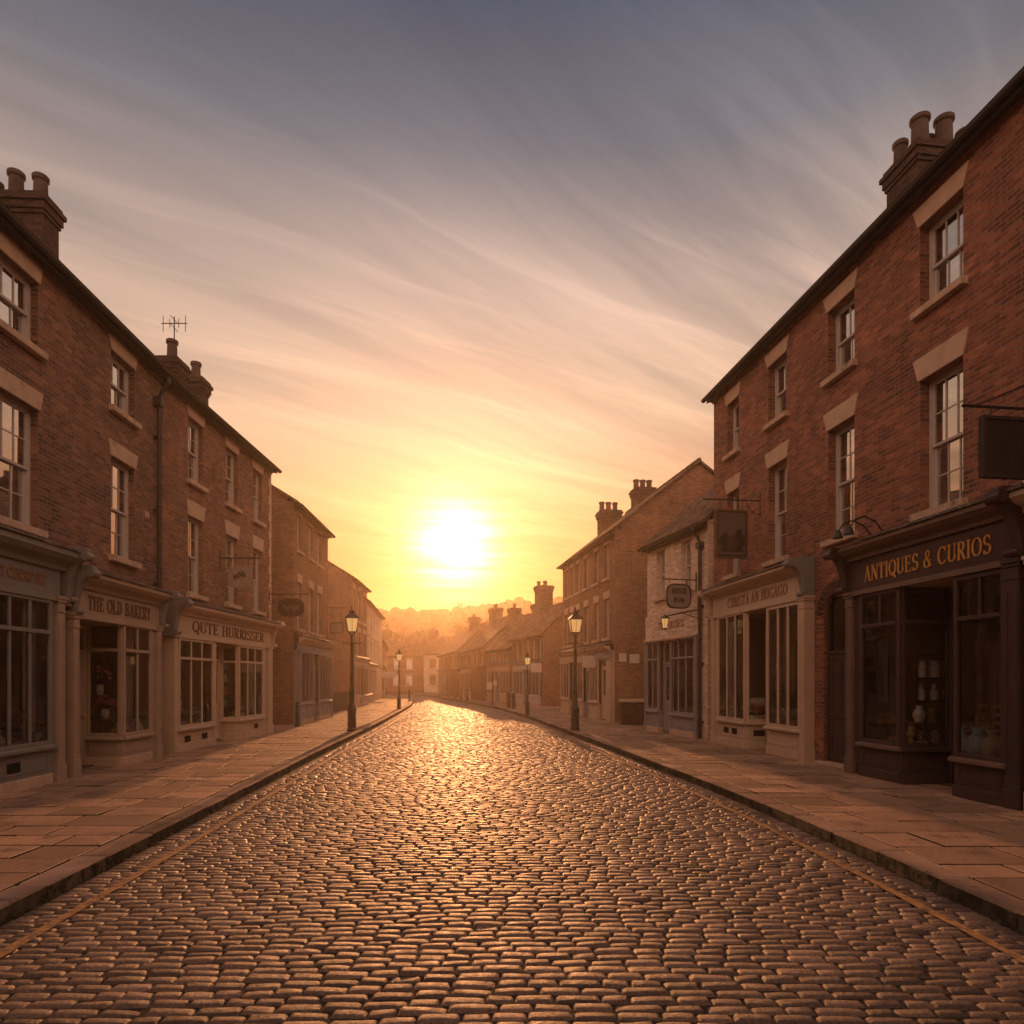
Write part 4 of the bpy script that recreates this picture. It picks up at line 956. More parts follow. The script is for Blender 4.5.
door(b, (2.0, .0), (2.8, .0), 2.6, 'shop_e'); door(b, (4.4, .0), (5.2, .0), 2.6, 'shop_e'); door(b, (6.7, .0), (7.6, .0), 2.6, 'shop_c')
mb = MB(); mb.box(7.62, 8.1, -.15, -.003, .12, 2.62); mb.build('shop_side', 'shop_c', b.o)
fascia(b, .1, 5.0, .15, 2.62, 2.92, 'shop_c'); fascia(b, 5.05, 8.15, .15, 2.62, 2.92, 'shop_e'); cornice(b, .1, 8.15, .15, 2.92, 3.1, .4, 'shop_c')
mb = MB(); mb.box(8.15, 8.28, -.05, -.004, .1, 2.9); mb.build('corner_post', 'shop_c', b.o)
for (y0, y1, z0, z1) in ((.15, .45, 2.46, 2.78), (.58, .98, 2.40, 2.76)):
    mb = MB(); mb.box(b.L + .002, b.L + .03, y0, y1, z0, z1); mb.build('notice_board', 'sign_white', b.o, bev=.004)
R3 = b
# --- right row beyond
R4 = cottage((.07, 45.8), (1.94, 40.6), 'low orange roofed house with white windows past the bench wall', 4.65, 6.65, 4.6, [(.4, .95), (1.4, 1.95), (2.5, 3.05), (3.5, 4.05), (4.6, 5.15)], [(3.0, 4.3)],
        [(.05, .95, 1.6, 2.6, 5.6, 8.3, [(.3, 1.8, .35, .13), (.3, 2.3, .35, .13), (.7, 2.1, .35, .13)])], sfx=(.3, 5.2), rb=2.1, shop='white')
cottage((-1.9, 50.5), (0.0, 46.2), 'low brick house second beyond the tall gable on the right', 4.1, 6.5, 4.8, [(.5, 1.3), (2.0, 2.8), (3.4, 4.2)], [(2.9, 3.8)],
        [(3.7, 4.4, 2.0, 3.0, 5.4, 7.2, [(4, 2.4, .3, .12)]), (.1, .7, 1.7, 2.5, 5.4, 7.3, [(.4, 2.1, .35, .12)])], sfx=(.3, 4.4), rb=2.3)
cottage((-4.9, 62.5), (-2.1, 51.0), 'hazy brick terrace in the middle of the right row', 4.4, 7.0, 5.5, [(.8, 1.7), (3, 3.9), (5.2, 6.1), (7.6, 8.5), (10, 10.9)], [(3.0, 4.0)],
        [(2.2, 3.6, 2.3, 3.3, 6.2, 8.3, [(2.6, 2.8, .35, .13), (3.2, 2.8, .35, .13)])], sfx=(.5, 6))
cottage((-8.4, 76.0), (-5.1, 63.0), 'farthest low house of the right row by the bend', 4.6, 7.2, 5.5, [(.8, 1.7), (3.4, 4.3), (6, 6.9), (9, 9.9), (11.6, 12.5)], [(3.0, 4.1)],
        [(6.2, 7.4, 2.3, 3.3, 6.4, 8.4, [(6.5, 2.8, .35, .13), (7.1, 2.8, .35, .13)])], sfx=(.5, 6))
# across the bend
ex = [((-19.5, 94.0), (-12.6, 92.6), 'brown house facing the street across the bend, left of two'), ((-12.4, 92.6), (-4.4, 91.6), 'pale windowed house facing up the street across the bend')]
for i, (A, B_, lb) in enumerate(ex):
    cottage(A, B_, lb, 5.2 + i * .3, 7.9, 6, [(.8, 1.8), (2.7, 3.7), (4.6, 5.6)] + ([(6.5, 7.4)] if i else []), [(3.3, 4.7), (1.0, 2.4)], [(.2, 1.2, 2.4, 3.4, 7, 9, [(.5, 2.9, .35, .13), (.9, 2.9, .35, .13)])], m='brick_cream' if i else 'brick_far')

for nm, A, B_, m_k, lb in (('brick_house', (-6.6, -24.0), (-7.0, -1.2), 'brick_l2', 'brown brick terrace behind the viewer on the left'), ('brick_house', (7.55, -1.0), (6.9, -24.0), 'brick_r', 'red brick terrace behind the viewer on the right')):
    b = Bld(nm, A, B_, lb, 'house'); wx = [(x, x + .9) for x in (1.5, 4.6, 8.2, 11.3, 15.0, 18.2)]
    front_wall(b, 0, b.L, 0, 8.6, [(x0, x1, *z) for x0, x1 in wx for z in ((6.9, 8.1), (4.2, 6.0), (.9, 3.0))], m_k); shell(b, 0, b.L, 8.6, 7, m_k, 11.2)
    for x0, x1 in wx:
        for z in ((6.9, 8.1), (4.2, 6.0), (.9, 3.0)): window(b, x0, x1, *z, cols=3, curtain=0)
b = Bld('brick_house', (13.5, -26.5), (-13.5, -26.5), 'wide brick house closing the street behind the viewer', 'house')
b.o.rotation_euler = (0, 0, math.pi); wx = [(x, x + .9) for x in (4.5, 7.6, 11.2, 14.3, 17.5, 20.6)]
front_wall(b, 0, b.L, 0, 8.6, [(x0, x1, *z) for x0, x1 in wx for z in ((6.9, 8.1), (4.2, 6.0), (.9, 3.0))], 'brick_far'); shell(b, 0, b.L, 8.6, 7, 'brick_far', 11.2)
for x0, x1 in wx:
    for z in ((6.9, 8.1), (4.2, 6.0), (.9, 3.0)): window(b, x0, x1, *z, cols=3, curtain=0)

# ================================================================== hill and woods beyond the bend
def hz(x, y):
    t = max(0., min(1., (y - 112) / 78)); s_ = t * t * (3 - 2 * t)
    top = 19.0 + 1.8 * math.sin(x * .035 + 1.2) + 1.0 * math.sin(x * .09) + (2.2 if x > 30 else 0) * min(1, max(0, (x - 30) / 30))
    return -.1 + s_ * top + 1.2 * mnoise.noise(Vector((x * .03, y * .03, 0))) * s_
mb = MB(); xs = np.arange(-220, 221, 10.); yy = np.arange(112, 245, 7.)
for i, y in enumerate(yy):
    mb.V([(x, y, hz(x, y)) for x in xs])
for i in range(len(yy) - 1):
    for j in range(len(xs) - 1): a = i * len(xs) + j; mb.F((a, a + 1, a + 1 + len(xs), a + len(xs)))
tag(mb.build('hill', 'hill', smooth=True), kind='structure')
def crown_clump(mb, c, r, nleaf, s0, flat=.85):
    lobes = [(Vector((rnd.gauss(0, .42), rnd.gauss(0, .42), rnd.uniform(-.35, .45))) * r, r * rnd.uniform(.38, .62)) for _ in range(7)]
    for i in range(nleaf):
        o_, rr = rnd.choice(lobes); d_ = Vector((rnd.gauss(0, 1), rnd.gauss(0, 1), rnd.gauss(0, 1))).normalized()
        p = Vector(c) + o_ + d_ * rr * rnd.uniform(.65, 1.05) * Vector((1, 1, flat)).length / 1.6
        u = Vector((rnd.gauss(0, 1), rnd.gauss(0, 1), rnd.gauss(0, 1))).normalized(); v = u.cross(d_).normalized(); s_ = s0 * rnd.uniform(.6, 1.4)
        mb.poly([p - u * s_, p - v * s_ * .7, p + u * s_, p + v * s_ * .7])
wood = MB()
for i in range(2100):
    x = rnd.uniform(-90, 90); y = rnd.choice([rnd.uniform(118, 196), rnd.uniform(182, 196)]); r = rnd.uniform(.7, 1.8) * (1.25 if rnd.random() < .15 else 1)
    c0 = Vector((x, y, hz(x, y) + r * .8)); base_i = len(wood.v); rg = []
    for a in range(1, 5):
        th = math.pi * a / 5; rg.append(wood.V([c0 + Vector((math.sin(th) * math.cos(q * 1.047 + a), math.sin(th) * math.sin(q * 1.047 + a), math.cos(th))) * r * rnd.uniform(.75, 1.12) for q in range(6)]))
    tp = wood.V([c0 + Vector((0, 0, r))])
    for q in range(6): wood.F((tp, rg[0] + q, rg[0] + (q + 1) % 6))
    for a, c in zip(rg, rg[1:]):
        for q in range(6): wood.F((a + q, c + q, c + (q + 1) % 6, a + (q + 1) % 6))
    crown_clump(wood, tuple(c0), r * 1.15, 40, .24)
tag(wood.build('woodland', 'leafd'), 'hazy wooded hillside closing the valley', None, None, 'stuff')
tr = [(-27, 100, 9), (-21, 104, 11), (-14, 102, 10), (-6, 101, 11), (0, 98, 10), (6, 92, 9), (-30, 88, 9)]
tl = ['leftmost hazy tree behind the far left terrace', 'tall hazy tree behind the left end house across the bend', 'rounded hazy tree between the two end houses', 'tree rising behind the pale windowed end house',
      'hazy tree right of the pale windowed end house', 'tree behind the roofs of the right row', 'tree behind the low house ending the left row']
for (x, y, h), lb in zip(tr, tl):
    t = empty('tree', (x, y, -.1), rnd.uniform(0, 6), lb, 'tree', 'trees beyond the bend')
    m_ = MB(); m_.tube([(0, 0, 0), (.1, .05, h * .3), (0, .1, h * .6), (.1, 0, h * .8)], [.28, .22, .13, .05], 8)
    for k in range(6):
        a = k * 1.05; m_.tube([(0, .05, h * (.35 + .05 * k)), (math.cos(a) * h * .22, math.sin(a) * h * .22, h * (.55 + .05 * k))], [.09, .03], 6)
    m_.build('trunk', 'bark', t)
    c = MB()
    for k in range(5): a = k * 1.26; crown_clump(c, (math.cos(a) * h * .16, math.sin(a) * h * .16, h * rnd.uniform(.55, .85)), h * .24, 420, .17)
    c.build('crown', 'leafd', t)
mb = MB(); tx_, ty_ = -15.6, 198; zt = hz(tx_, ty_)
mb.box(tx_ - .8, tx_ + .8, ty_ - .8, ty_ + .8, zt, zt + 5.6)
for q in (-.7, -.23, .23, .7): mb.box(tx_ + q - .1, tx_ + q + .1, ty_ - .8, ty_ + .8, zt + 5.6, zt + 6.0)
tag(mb.build('stone_tower', 'stone'), 'small square tower on the wooded ridge under the sun', 'tower')

# ================================================================== street furniture
def street_lamp(x, y, label, k=1.0, rz=.3):
    t = empty('street_lamp', (x, y, PV), rz, label, 'street lamp', 'old lamps along the kerb'); t.scale = (k, k, k)
    m_ = MB(); m_.lathe([(.15, 0), (.15, .06), (.135, .09), (.13, .62), (.145, .66), (.145, .72), (.10, .80), (.085, .86)], k=8); m_.build('base', 'iron', t, bev=.004)
    m_ = MB(); m_.lathe([(.075, .86), (.068, 1.2), (.08, 1.23), (.08, 1.28), (.060, 1.34), (.045, 2.75), (.062, 2.78), (.062, 2.83), (.042, 2.87), (.036, 3.02), (.055, 3.06), (.05, 3.10)], k=12)
    m_.build('post', 'iron', t, smooth=False)
    m_ = MB(); m_.tube([(-.28, 0, 2.81), (.28, 0, 2.81)], .014, 8)
    for e in (-.28, .28): m_.lathe([(.0, -.03), (.026, 0), (0, .03)], (e, 0, 2.81), 8, cap=False)
    m_.build('ladder_bar', 'iron', t)
    z0, z1, r0, r1 = 3.17, 3.60, .125, .195
    C = lambda r, z, i: (r * 1.414 * math.cos(math.pi / 4 + i * math.pi / 2), r * 1.414 * math.sin(math.pi / 4 + i * math.pi / 2), z)
    f = MB()
    for i in range(4):
        f.tube([(0, 0, 3.08), C(r0 * .85, z0 - .01, i)], .011, 6); f.tube([C(r0, z0, i), C(r1, z1, i)], .013, 6)
        f.tube([C(r0, z0, i), C(r0, z0, i + 1)], .013, 6); f.tube([C(r1, z1, i), C(r1, z1, i + 1)], .015, 6)
        a, b_q = Vector(C(r0, z0, i)), Vector(C(r0, z0, i + 1)); c, d_ = Vector(C(r1, z1, i)), Vector(C(r1, z1, i + 1)); f.tube([(a + b_q) / 2, (c + d_) / 2], .006, 5)
    f.build('lantern_frame', 'iron', t)
    r = MB(); rings = [(r1 * 1.1, z1 + .0), (r1 * 1.12, z1 + .02), (r1 * .62, z1 + .12), (r1 * .42, z1 + .16), (r1 * .42, z1 + .20), (r1 * .5, z1 + .215), (r1 * .14, z1 + .27)]
    bs = [r.V([C(q, z, i) for i in range(4)]) for q, z in rings]
    for a, c in zip(bs, bs[1:]):
        for i in range(4): r.F((a + i, a + (i + 1) % 4, c + (i + 1) % 4, c + i))
    r.F(tuple(bs[0] + i for i in range(4))[::-1]); r.lathe([(.02, .25), (.035, .29), (.02, .33), (.028, .345), (.006, .42)], (0, 0, z1), 8); r.build('lantern_roof', 'iron', t)
    g_ = MB()
    for i in range(4): g_.poly([C(r0 * .98, z0 + .01, i), C(r0 * .98, z0 + .01, i + 1), C(r1 * .98, z1 - .01, i + 1), C(r1 * .98, z1 - .01, i)])
    g_.build('lantern_glass', 'lampglass', t)
    return t
street_lamp(-5.12, 21.1, 'black iron lamp with lit lantern on the left kerb, nearer one')
street_lamp(2.06, 21.5, 'black iron lamp with lit lantern on the right kerb', rz=.1)
street_lamp(-6.42, 37.5, 'smaller hazy lamp farther down the left kerb', .86)
street_lamp(.72, 30.7, 'thin hazy lamp beyond the first on the right pavement', .74, 0.0)

def bollard(x, y, h, label, grp='bollards by the kerb'):
    m_ = MB(); m_.lathe([(.085, 0), (.085, .08), (.06, .12), (.052, h * .78), (.07, h * .8), (.07, h * .86), (.055, h * .88), (.065, h * .95), (.03, h)], k=12)
    o = m_.build('bollard', 'iron', smooth=False); o.location = (x, y, PV); tag(o, label, 'bollard', grp)
bollard(-7.55, 23.2, .85, 'short iron bollard at the passage before the orange brick house')
bollard(float(KR(52)) + .35, 52, .9, 'nearest of the three bollards at the far right bend'); bollard(float(KR(54.5)) + .35, 54.5, .9, 'middle one of the three bollards at the far right bend')
bollard(float(KR(57)) + .35, 57, .9, 'farthest of the three bollards at the far right bend'); bollard(-7.95, 51, .9, 'lone bollard on the far left pavement past the second lamp')
def bin_(x, y, label):
    t = empty('litter_bin', (x, y, PV), .1, label, 'bin', 'bins on the right pavement')
    t.scale = (.62, .62, .95)
    m_ = MB(); m_.lathe([(.17, 0), (.19, .05), (.19, .72), (.21, .74), (.21, .78)], k=14); m_.build('drum', 'iron', t)
    m_ = MB(); m_.lathe([(.21, .781), (.20, .86), (.12, .93), (.0, .95)], k=14, cap=False); m_.build('lid', 'iron', t)
bin_(float(KR(37.2)) + .45, 37.2, 'dark litter bin nearer the tall hazy lamp'); bin_(float(KR(38.6)) + .42, 38.6, 'dark litter bin farther from the tall hazy lamp')
t = empty('sign_post', (float(KR(43)) + .35, 43, PV), .05, 'thin post with two small pale boards on the far right pavement', 'sign')
m_ = MB(); m_.tube([(0, 0, 0), (0, 0, 2.2)], .035, 8); m_.build('post', 'iron', t)
m_ = MB(); m_.box(-.38, -.05, -.02, .02, 1.0, 1.5); m_.build('board', 'sign_white', t); m_ = MB(); m_.box(.05, .28, -.02, .02, 1.25, 1.6); m_.build('board', 'sign_white', t)
# boxed stone seat against the gable
t = empty('stone_bench', (3.95, 23.95, PV), R(-9.5), 'boxed stone seat with a lit slab top below the two notices', 'seat')
m_ = MB(); m_.box(0, .95, 0, 1.55, 0, .82); m_.build('box', 'brick_gauged', t, bev=.01); m_ = MB(); m_.box(-.06, 1.0, -.06, 1.58, .822, .90); m_.build('slab', 'sill', t, bev=.012)
# plank fence on the left
t = empty('plank_fence', (-8.5, 30.0, PV), math.atan2(8.2, -.72), 'low brown plank fence below the blank gable wall', 'fence')
m_ = MB()
for i in range(52): m_.box(i * .158, i * .158 + .145, -.02, .0 + rnd.uniform(0, .006), .03, .95 + rnd.uniform(-.015, .015))
m_.build('planks', 'bark', t); m_ = MB(); m_.box(0, 8.2, .01, .05, .25, .33); m_.box(0, 8.2, .01, .05, .7, .78); m_.box(0, 8.2, -.04, .06, .965, 1.0); m_.build('rails', 'bark', t)

# ---- hanging signs
def hang(b, s, side, x0, x1, z0, z1, bar, reach, label, board='sign_dark', shape='rect', stay=None, name='hanging_sign', frame=None):
    p = b.W(s, -.002); t = empty(name, (p.x, p.y, 0), b.ang - side * math.pi / 2, label, 'hanging sign')
    S = side
    m_ = MB(); m_.tube([(0, 0, bar), (S * reach, 0, bar)], .017, 8); m_.lathe([(0, -.03), (.03, 0), (0, .03)], (S * reach, 0, bar), 8, cap=False)
    m_.box(-.012 if S > 0 else -.012, .012, -.03, .03, bar - .35, bar + .22)
    if stay: m_.tube([(0, 0, bar + stay), (S * reach * .93, 0, bar)], .010, 6)
    else:
        pts = [(S * (.02 + .3 * math.sin(a)), 0, bar - .32 + .30 * (1 - math.cos(a))) for a in [math.pi / 2 * i / 7 for i in range(8)]]; m_.tube(pts, .010, 6)
    for q in (x0 + (x1 - x0) * .15, x0 + (x1 - x0) * .85): m_.tube([(S * q, 0, bar), (S * q, 0, z1 - .01)], .008, 6)
    m_.build('bracket', 'iron', t)
    a, c = sorted((S * x0, S * x1)); w_, h_ = c - a, z1 - z0; cx, cz = (a + c) / 2, (z0 + z1) / 2
    if shape == 'rect': pl = [(a, z0), (c, z0), (c, z1), (a, z1)]
    elif shape == 'round': pl = [(cx + w_ / 2 * (abs(math.cos(u)) ** .55) * (1 if math.cos(u) > 0 else -1), cz + h_ / 2 * (abs(math.sin(u)) ** .6) * (1 if math.sin(u) > 0 else -1)) for u in [2 * math.pi * i / 32 for i in range(32)]]
    elif shape == 'hull': pl = [(a + w_ * .04, z0 + h_ * .12), (a + w_ * .2, z0), (a + w_ * .8, z0), (c - w_ * .04, z0 + h_ * .12), (c, z1), (cx + w_ * .25, z1 + .02), (cx, z1 + .05), (cx - w_ * .25, z1 + .02), (a, z1)]
    m_ = MB(); m_.prism(pl, 'y', -.022, .022); bo = m_.build('board', board, t, bev=.004)
    if frame:
        m_ = MB(); k = len(pl); th = .035
        inn = [((p_[0] - cx) * (1 - 2 * th / w_) + cx, (p_[1] - cz) * (1 - 2 * th / h_) + cz) for p_ in pl]
        for i in range(k):
            j = (i + 1) % k
            for y0, y1 in ((-.034, -.0225), (.0225, .034)): m_.prism([pl[i], pl[j], inn[j], inn[i]], 'y', y0, y1)
        m_.build('frame', frame, bo)
    return t, bo, (a, c, z0, z1, cx, cz)
t, bo, q = hang(L2, 2.86, 1, .2, .86, 4.22, 4.76, 5.01, 1.06, 'pale board with a dark leafy scroll hanging over the cream shopfront', 'sign_tan', 'hull')
m_ = MB()
for i in range(46):
    u = i / 45; cx = q[4] - .16 + .32 * u; cz = q[5] + .02 + .08 * math.sin(u * 3.0 - .6) + rnd.uniform(-.07, .07); a = rnd.uniform(0, 6.3); l = .035
    m_.prism([(cx + l * math.cos(a), cz + l * math.sin(a)), (cx + .3 * l * math.cos(a + 1.6), cz + .3 * l * math.sin(a + 1.6)), (cx - l * math.cos(a), cz - l * math.sin(a)), (cx - .3 * l * math.cos(a + 1.6), cz - .3 * l * math.sin(a + 1.6))], 'y', -.0225, -.026 - .0003 * i)
m_.build('scroll_motif', 'pictree', bo)
t, bo, q = hang(L2, 6.35, 1, .28, 1.12, 3.78, 4.36, 4.50, 1.25, 'dark rounded oval sign with looping script past the quoined corner', 'sign_dark', 'round', frame='pipe')
m_ = MB(); pts = [(q[4] - .26 + .52 * i / 60, -.026, q[5] + .07 * math.sin(i * .55) + .03 * math.sin(i * .23 + 1)) for i in range(61)]; m_.tube(pts, .009, 5); m_.build('script', 'sign_tan', bo)
hang(L3, 5.2, 1, .15, .72, 3.8, 4.3, 4.95, .85, 'hazy small board on an open bracket before the blank gable', 'sign_tan', 'rect', frame='pipe')
t, bo, q = hang(R1, 2.03, -1, .31, 1.08, 4.58, 5.70, 5.94, 1.36, 'tall framed picture board of a dusky landscape on the red brick corner', 'sign_dark', 'rect', frame='brownlet')
a, c, z0, z1, cx, cz = q
m_ = MB(); m_.box(a + .06, c - .06, -.026, -.0225, z0 + .08, z1 - .06); m_.build('painted_sky', 'picsky', bo)
m_ = MB()
def blob(x0, x1, zb, zt, sd, y):
    rr = random.Random(sd); k = 14; m_.prism([(x0, zb), (x1, zb)] + [(x1 - (x1 - x0) * i / k, zb + (zt - zb) * (.35 + .65 * math.sin(math.pi * min(1, (i + .7) / (k + 1.4)))) * rr.uniform(.8, 1.0)) for i in range(k + 1)], 'y', -.0265, y)
blob(a + .07, a + .36, z0 + .28, z1 - .50, 1, -.029); blob(c - .36, c - .07, z0 + .26, z1 - .40, 2, -.0295); blob(a + .12, c - .12, z0 + .14, z0 + .36, 3, -.030)
m_.build('painted_trees', 'pictree', bo)
m_ = MB(); m_.prism([(cx - .12, z0 + .2), (cx + .12, z0 + .2), (cx + .12, z0 + .42), (cx, z0 + .54), (cx - .12, z0 + .42)], 'y', -.0305, -.033); m_.build('painted_cottage', 'piccot', bo)
t, bo, q = hang(R2, 3.12, -1, .17, .93, 3.74, 4.44, 4.56, 1.02, 'grey rounded sign with two dark words on the cream house', 'sign_grey', 'round', frame='sign_dark')
lettering(bo, 'MUSTE', q[4] - .22, q[4] + .24, q[5] + .07, .15, -.0225, 'sign_dark'); lettering(bo, 'ROW', q[4] - .16, q[4] + .17, q[5] - .18, .15, -.0225, 'sign_dark')
hang(R1, 10.12, -1, .86, 1.68, 3.96, 4.63, 4.735, 1.88, 'large blank black board on an iron bracket, right edge of the photo', 'sign_dark', 'rect', stay=.75, frame='pipe')
hang(R3, 6.5, -1, .2, .8, 2.26, 2.72, 3.15, .95, 'small white shaped sign hanging off the long brick house', 'sign_white', 'hull')
hang(L5, 12.0, 1, .1, 1.35, 1.95, 2.48, 2.75, 1.5, 'pale hazy board hanging low from the far left terrace', 'sign_white', 'rect')
hang(R4, R4.L - .15, -1, .05, .78, 2.22, 2.78, 3.0, .95, 'white board at the corner of the low orange roofed house', 'sign_white', 'rect')
# lantern on a long arm, cream house
p = R2.W(3.3, -.003); t = empty('wall_lantern', (p.x, p.y, 0), R2.ang + math.pi / 2, 'small lit lantern on a long arm above the cream house shop windows', 'lantern')
m_ = MB(); m_.tube([(0, 0, 3.72), (-.5, 0, 3.62), (-1.05, 0, 3.50)], .02, 8); m_.tube([(0, 0, 3.45), (-.5, 0, 3.60)], .012, 6); m_.build('arm', 'iron', t)
m_ = MB(); m_.lathe([(.02, .10), (.13, .02), (.14, 0), (.12, 0)], (-1.05, 0, 3.44), 8); m_.lathe([(.05, -.30), (.07, -.27), (.07, -.265)], (-1.05, 0, 3.44), 8)
for i in range(6): a = i * math.pi / 3; m_.tube([(-1.05 + .11 * math.cos(a), .11 * math.sin(a), 3.44), (-1.05 + .065 * math.cos(a), .065 * math.sin(a), 3.17)], .006, 5)
m_.build('cage', 'iron', t)
m_ = MB(); m_.lathe([(.06, -.26), (.105, -.01)], (-1.05, 0, 3.44), 6); m_.build('glass', 'lampglass', t)

# ================================================================== goods in the shop windows
def C3(name, rgb, rough=.6, **k):
    if name not in M: M[name] = mat(name, rgb, rough, None, .001, .2, 12, **k)
    return name
C3('petal_pink', (.80, .30, .32)); C3('petal_white', (.85, .72, .66)); C3('china_blue', (.34, .48, .66), .3); C3('china_white', (.82, .76, .70), .3); C3('teal_glaze', (.12, .42, .38), .25)
C3('terracotta', (.60, .26, .14)); C3('wicker', (.30, .18, .09)); C3('linen', (.75, .66, .58), .9); C3('rust_cloth', (.32, .10, .06), .9); C3('dark_oak', (.09, .045, .025)); C3('oak', (.30, .17, .09)); C3('brass', (.45, .30, .12), .35)
C3('book_red', (.28, .05, .04)); C3('book_green', (.05, .12, .07)); C3('book_cream', (.5, .42, .3)); C3('bread', (.42, .22, .09))
def put(b, s, y, z, name, label, cat, group=None, rz=0):
    p = b.W(s, y); return empty(name, (p.x, p.y, z), b.ang + rz, label, cat, group)
def vase(b, s, y, z, h, m, label, prof=None, name='vase', cat='vase', group=None):
    t = put(b, s, y, z, name, label, cat, group); pr = prof or [(.5, 0), (.62, .02), (.95, .35), (1, .5), (.7, .75), (.42, .86), (.5, .97), (.55, 1)]
    m_ = MB(); m_.lathe([(r * h * .36, zz * h) for r, zz in pr], k=16); m_.build('body', m, t, smooth=False)
    m_ = MB(); m_.lathe([(pr[-1][0] * h * .36 * 1.05, h - .004), (pr[-1][0] * h * .36 * 1.1, h + .008), (pr[-1][0] * h * .3, h + .01)], k=16); m_.build('rim', m, t); return t
def bouquet(b, s, y, z, h, m, label, pot='china_white', r=.16):
    t = put(b, s, y, z, 'flower_bouquet', label, 'flowers'); ph = h * .42
    m_ = MB(); m_.lathe([(.05, 0), (.075, ph * .4), (.06, ph * .8), (.07, ph)], k=14); m_.build('vase', pot, t)
    f, g_ = MB(), MB()
    for i in range(26):
        d_ = Vector((rnd.gauss(0, 1), rnd.gauss(0, 1), abs(rnd.gauss(0, .9)))).normalized() * r * rnd.uniform(.5, 1); c = Vector((0, 0, ph + r * .35)) + d_; R_ = rnd.uniform(.025, .045)
        for k in range(9):
            u = Vector((rnd.gauss(0, 1), rnd.gauss(0, 1), rnd.gauss(0, 1))).normalized() * R_; v = u.cross(Vector((rnd.random(), rnd.random(), rnd.random()))).normalized() * R_ * .7; f.poly([c, c + u - v * .5, c + u * 1.2, c + u + v * .5])
        g_.tube([(0, 0, ph * .9), tuple(c)], .004, 4)
        for k in range(2):
            u = Vector((rnd.gauss(0, 1), rnd.gauss(0, 1), rnd.gauss(0, .5))).normalized() * .07; v = u.cross(Vector((0, 0, 1))) * .3; g_.poly([c * .8, c * .8 + u * .5 + v, c * .8 + u, c * .8 + u * .5 - v])
    f.build('petals', m, t); g_.build('stems', 'leaf', t); return t
def plant(b, s, y, z, h, label, pot='china_white'):
    t = put(b, s, y, z, 'potted_plant', label, 'plant'); m_ = MB(); m_.lathe([(.06, 0), (.085, .13), (.095, .135), (.095, .16), (.08, .16)], k=14); m_.build('pot', pot, t)
    g_ = MB()
    for i in range(60):
        a = rnd.uniform(0, 6.28); l = rnd.uniform(.4, 1) * h * .5; c = Vector((0, 0, .15 + rnd.random() * (h - .3))); u = Vector((math.cos(a), math.sin(a), rnd.uniform(-.1, .9))).normalized(); v = u.cross(Vector((0, 0, 1))).normalized() * .03
        g_.poly([c, c + u * l * .5 + v, c + u * l, c + u * l * .5 - v])
    g_.build('leaves', 'leaf', t); return t
def basket(b, s, y, z, label, fill='bread', r=.16):
    t = put(b, s, y, z, 'basket', label, 'basket'); m_ = MB(); m_.lathe([(r * .8, 0), (r * .95, .06), (r, .13), (r * 1.06, .14), (r * 1.02, .15), (r * .9, .13), (r * .8, .03)], k=18); m_.build('bowl', 'wicker', t)
    f = MB()
    for i in range(9):
        a = rnd.uniform(0, 6.28); q = rnd.uniform(0, .6) * r; f.lathe([(.0, -.035), (.045, -.02), (.055, 0), (.04, .028), (.0, .04)], (q * math.cos(a), q * math.sin(a), .13 + rnd.uniform(0, .05)), 10, cap=False)
    f.build('contents', fill, t); return t
def cushion(b, s, y, z, w_, h_, m, label, rz=0, cat='cushion', name='cushion'):
    t = put(b, s, y, z, name, label, cat, None, rz); m_ = MB(); k = 10; g_ = {}
    for sgn in (1, -1):
        for i in range(k + 1):
            for j in range(k + 1):
                u, v = 2 * i / k - 1, 2 * j / k - 1; pu = (1 - u ** 4) * (1 - v ** 4)
                pin = 1 - .08 * (1 - abs(u)) * 0; g_[sgn, i, j] = m_.V([(u * w_ / 2 * (1 - .07 * (1 - v * v)), v * w_ / 2 * (1 - .07 * (1 - u * u)), h_ / 2 + sgn * h_ / 2 * pu ** .5 if abs(u) < 1 and abs(v) < 1 else h_ / 2)])
        for i in range(k):
            for j in range(k): q = (g_[sgn, i, j], g_[sgn, i + 1, j], g_[sgn, i + 1, j + 1], g_[sgn, i, j + 1]); m_.F(q if sgn > 0 else q[::-1])
    m_.build('cover', m, t, smooth=True); return t
def books(b, s, y, z, cols, label, rz=0):
    t = put(b, s, y, z, 'book_stack', label, 'books', None, rz); zz = 0
    for i, c in enumerate(cols):
        h_ = rnd.uniform(.03, .05); m_ = MB(); m_.xf(T(0, 0, 0, rnd.uniform(-.3, .3))); m_.box(-.11, .11, -.075, .075, zz, zz + h_); m_.build('book', c, t, bev=.003); zz += h_ + .001
def chair(b, s, y, z, m, label, rz=0, k=1.0):
    t = put(b, s, y, z, 'wooden_chair', label, 'chair', None, rz); t.scale = (k, k, k)
    m_ = MB(); m_.box(-.2, .2, -.2, .2, .42, .455); m_.build('seat', m, t, bev=.008)
    for x in (-.18, .18):
        m_ = MB(); m_.tube([(x, -.17, 0), (x, -.17, .42)], [.014, .02], 8); m_.build('leg', m, t)
        m_ = MB(); m_.tube([(x, .20, 0), (x, .17, .45), (x, .22, .92)], [.014, .02, .016], 8); m_.build('leg', m, t)
    m_ = MB()
    for zz in (.62, .75, .88): m_.box(-.17, .17, .185 + (zz - .62) * .1, .20 + (zz - .62) * .1, zz - .03, zz + .03)
    m_.build('backrest', m, t, bev=.004)
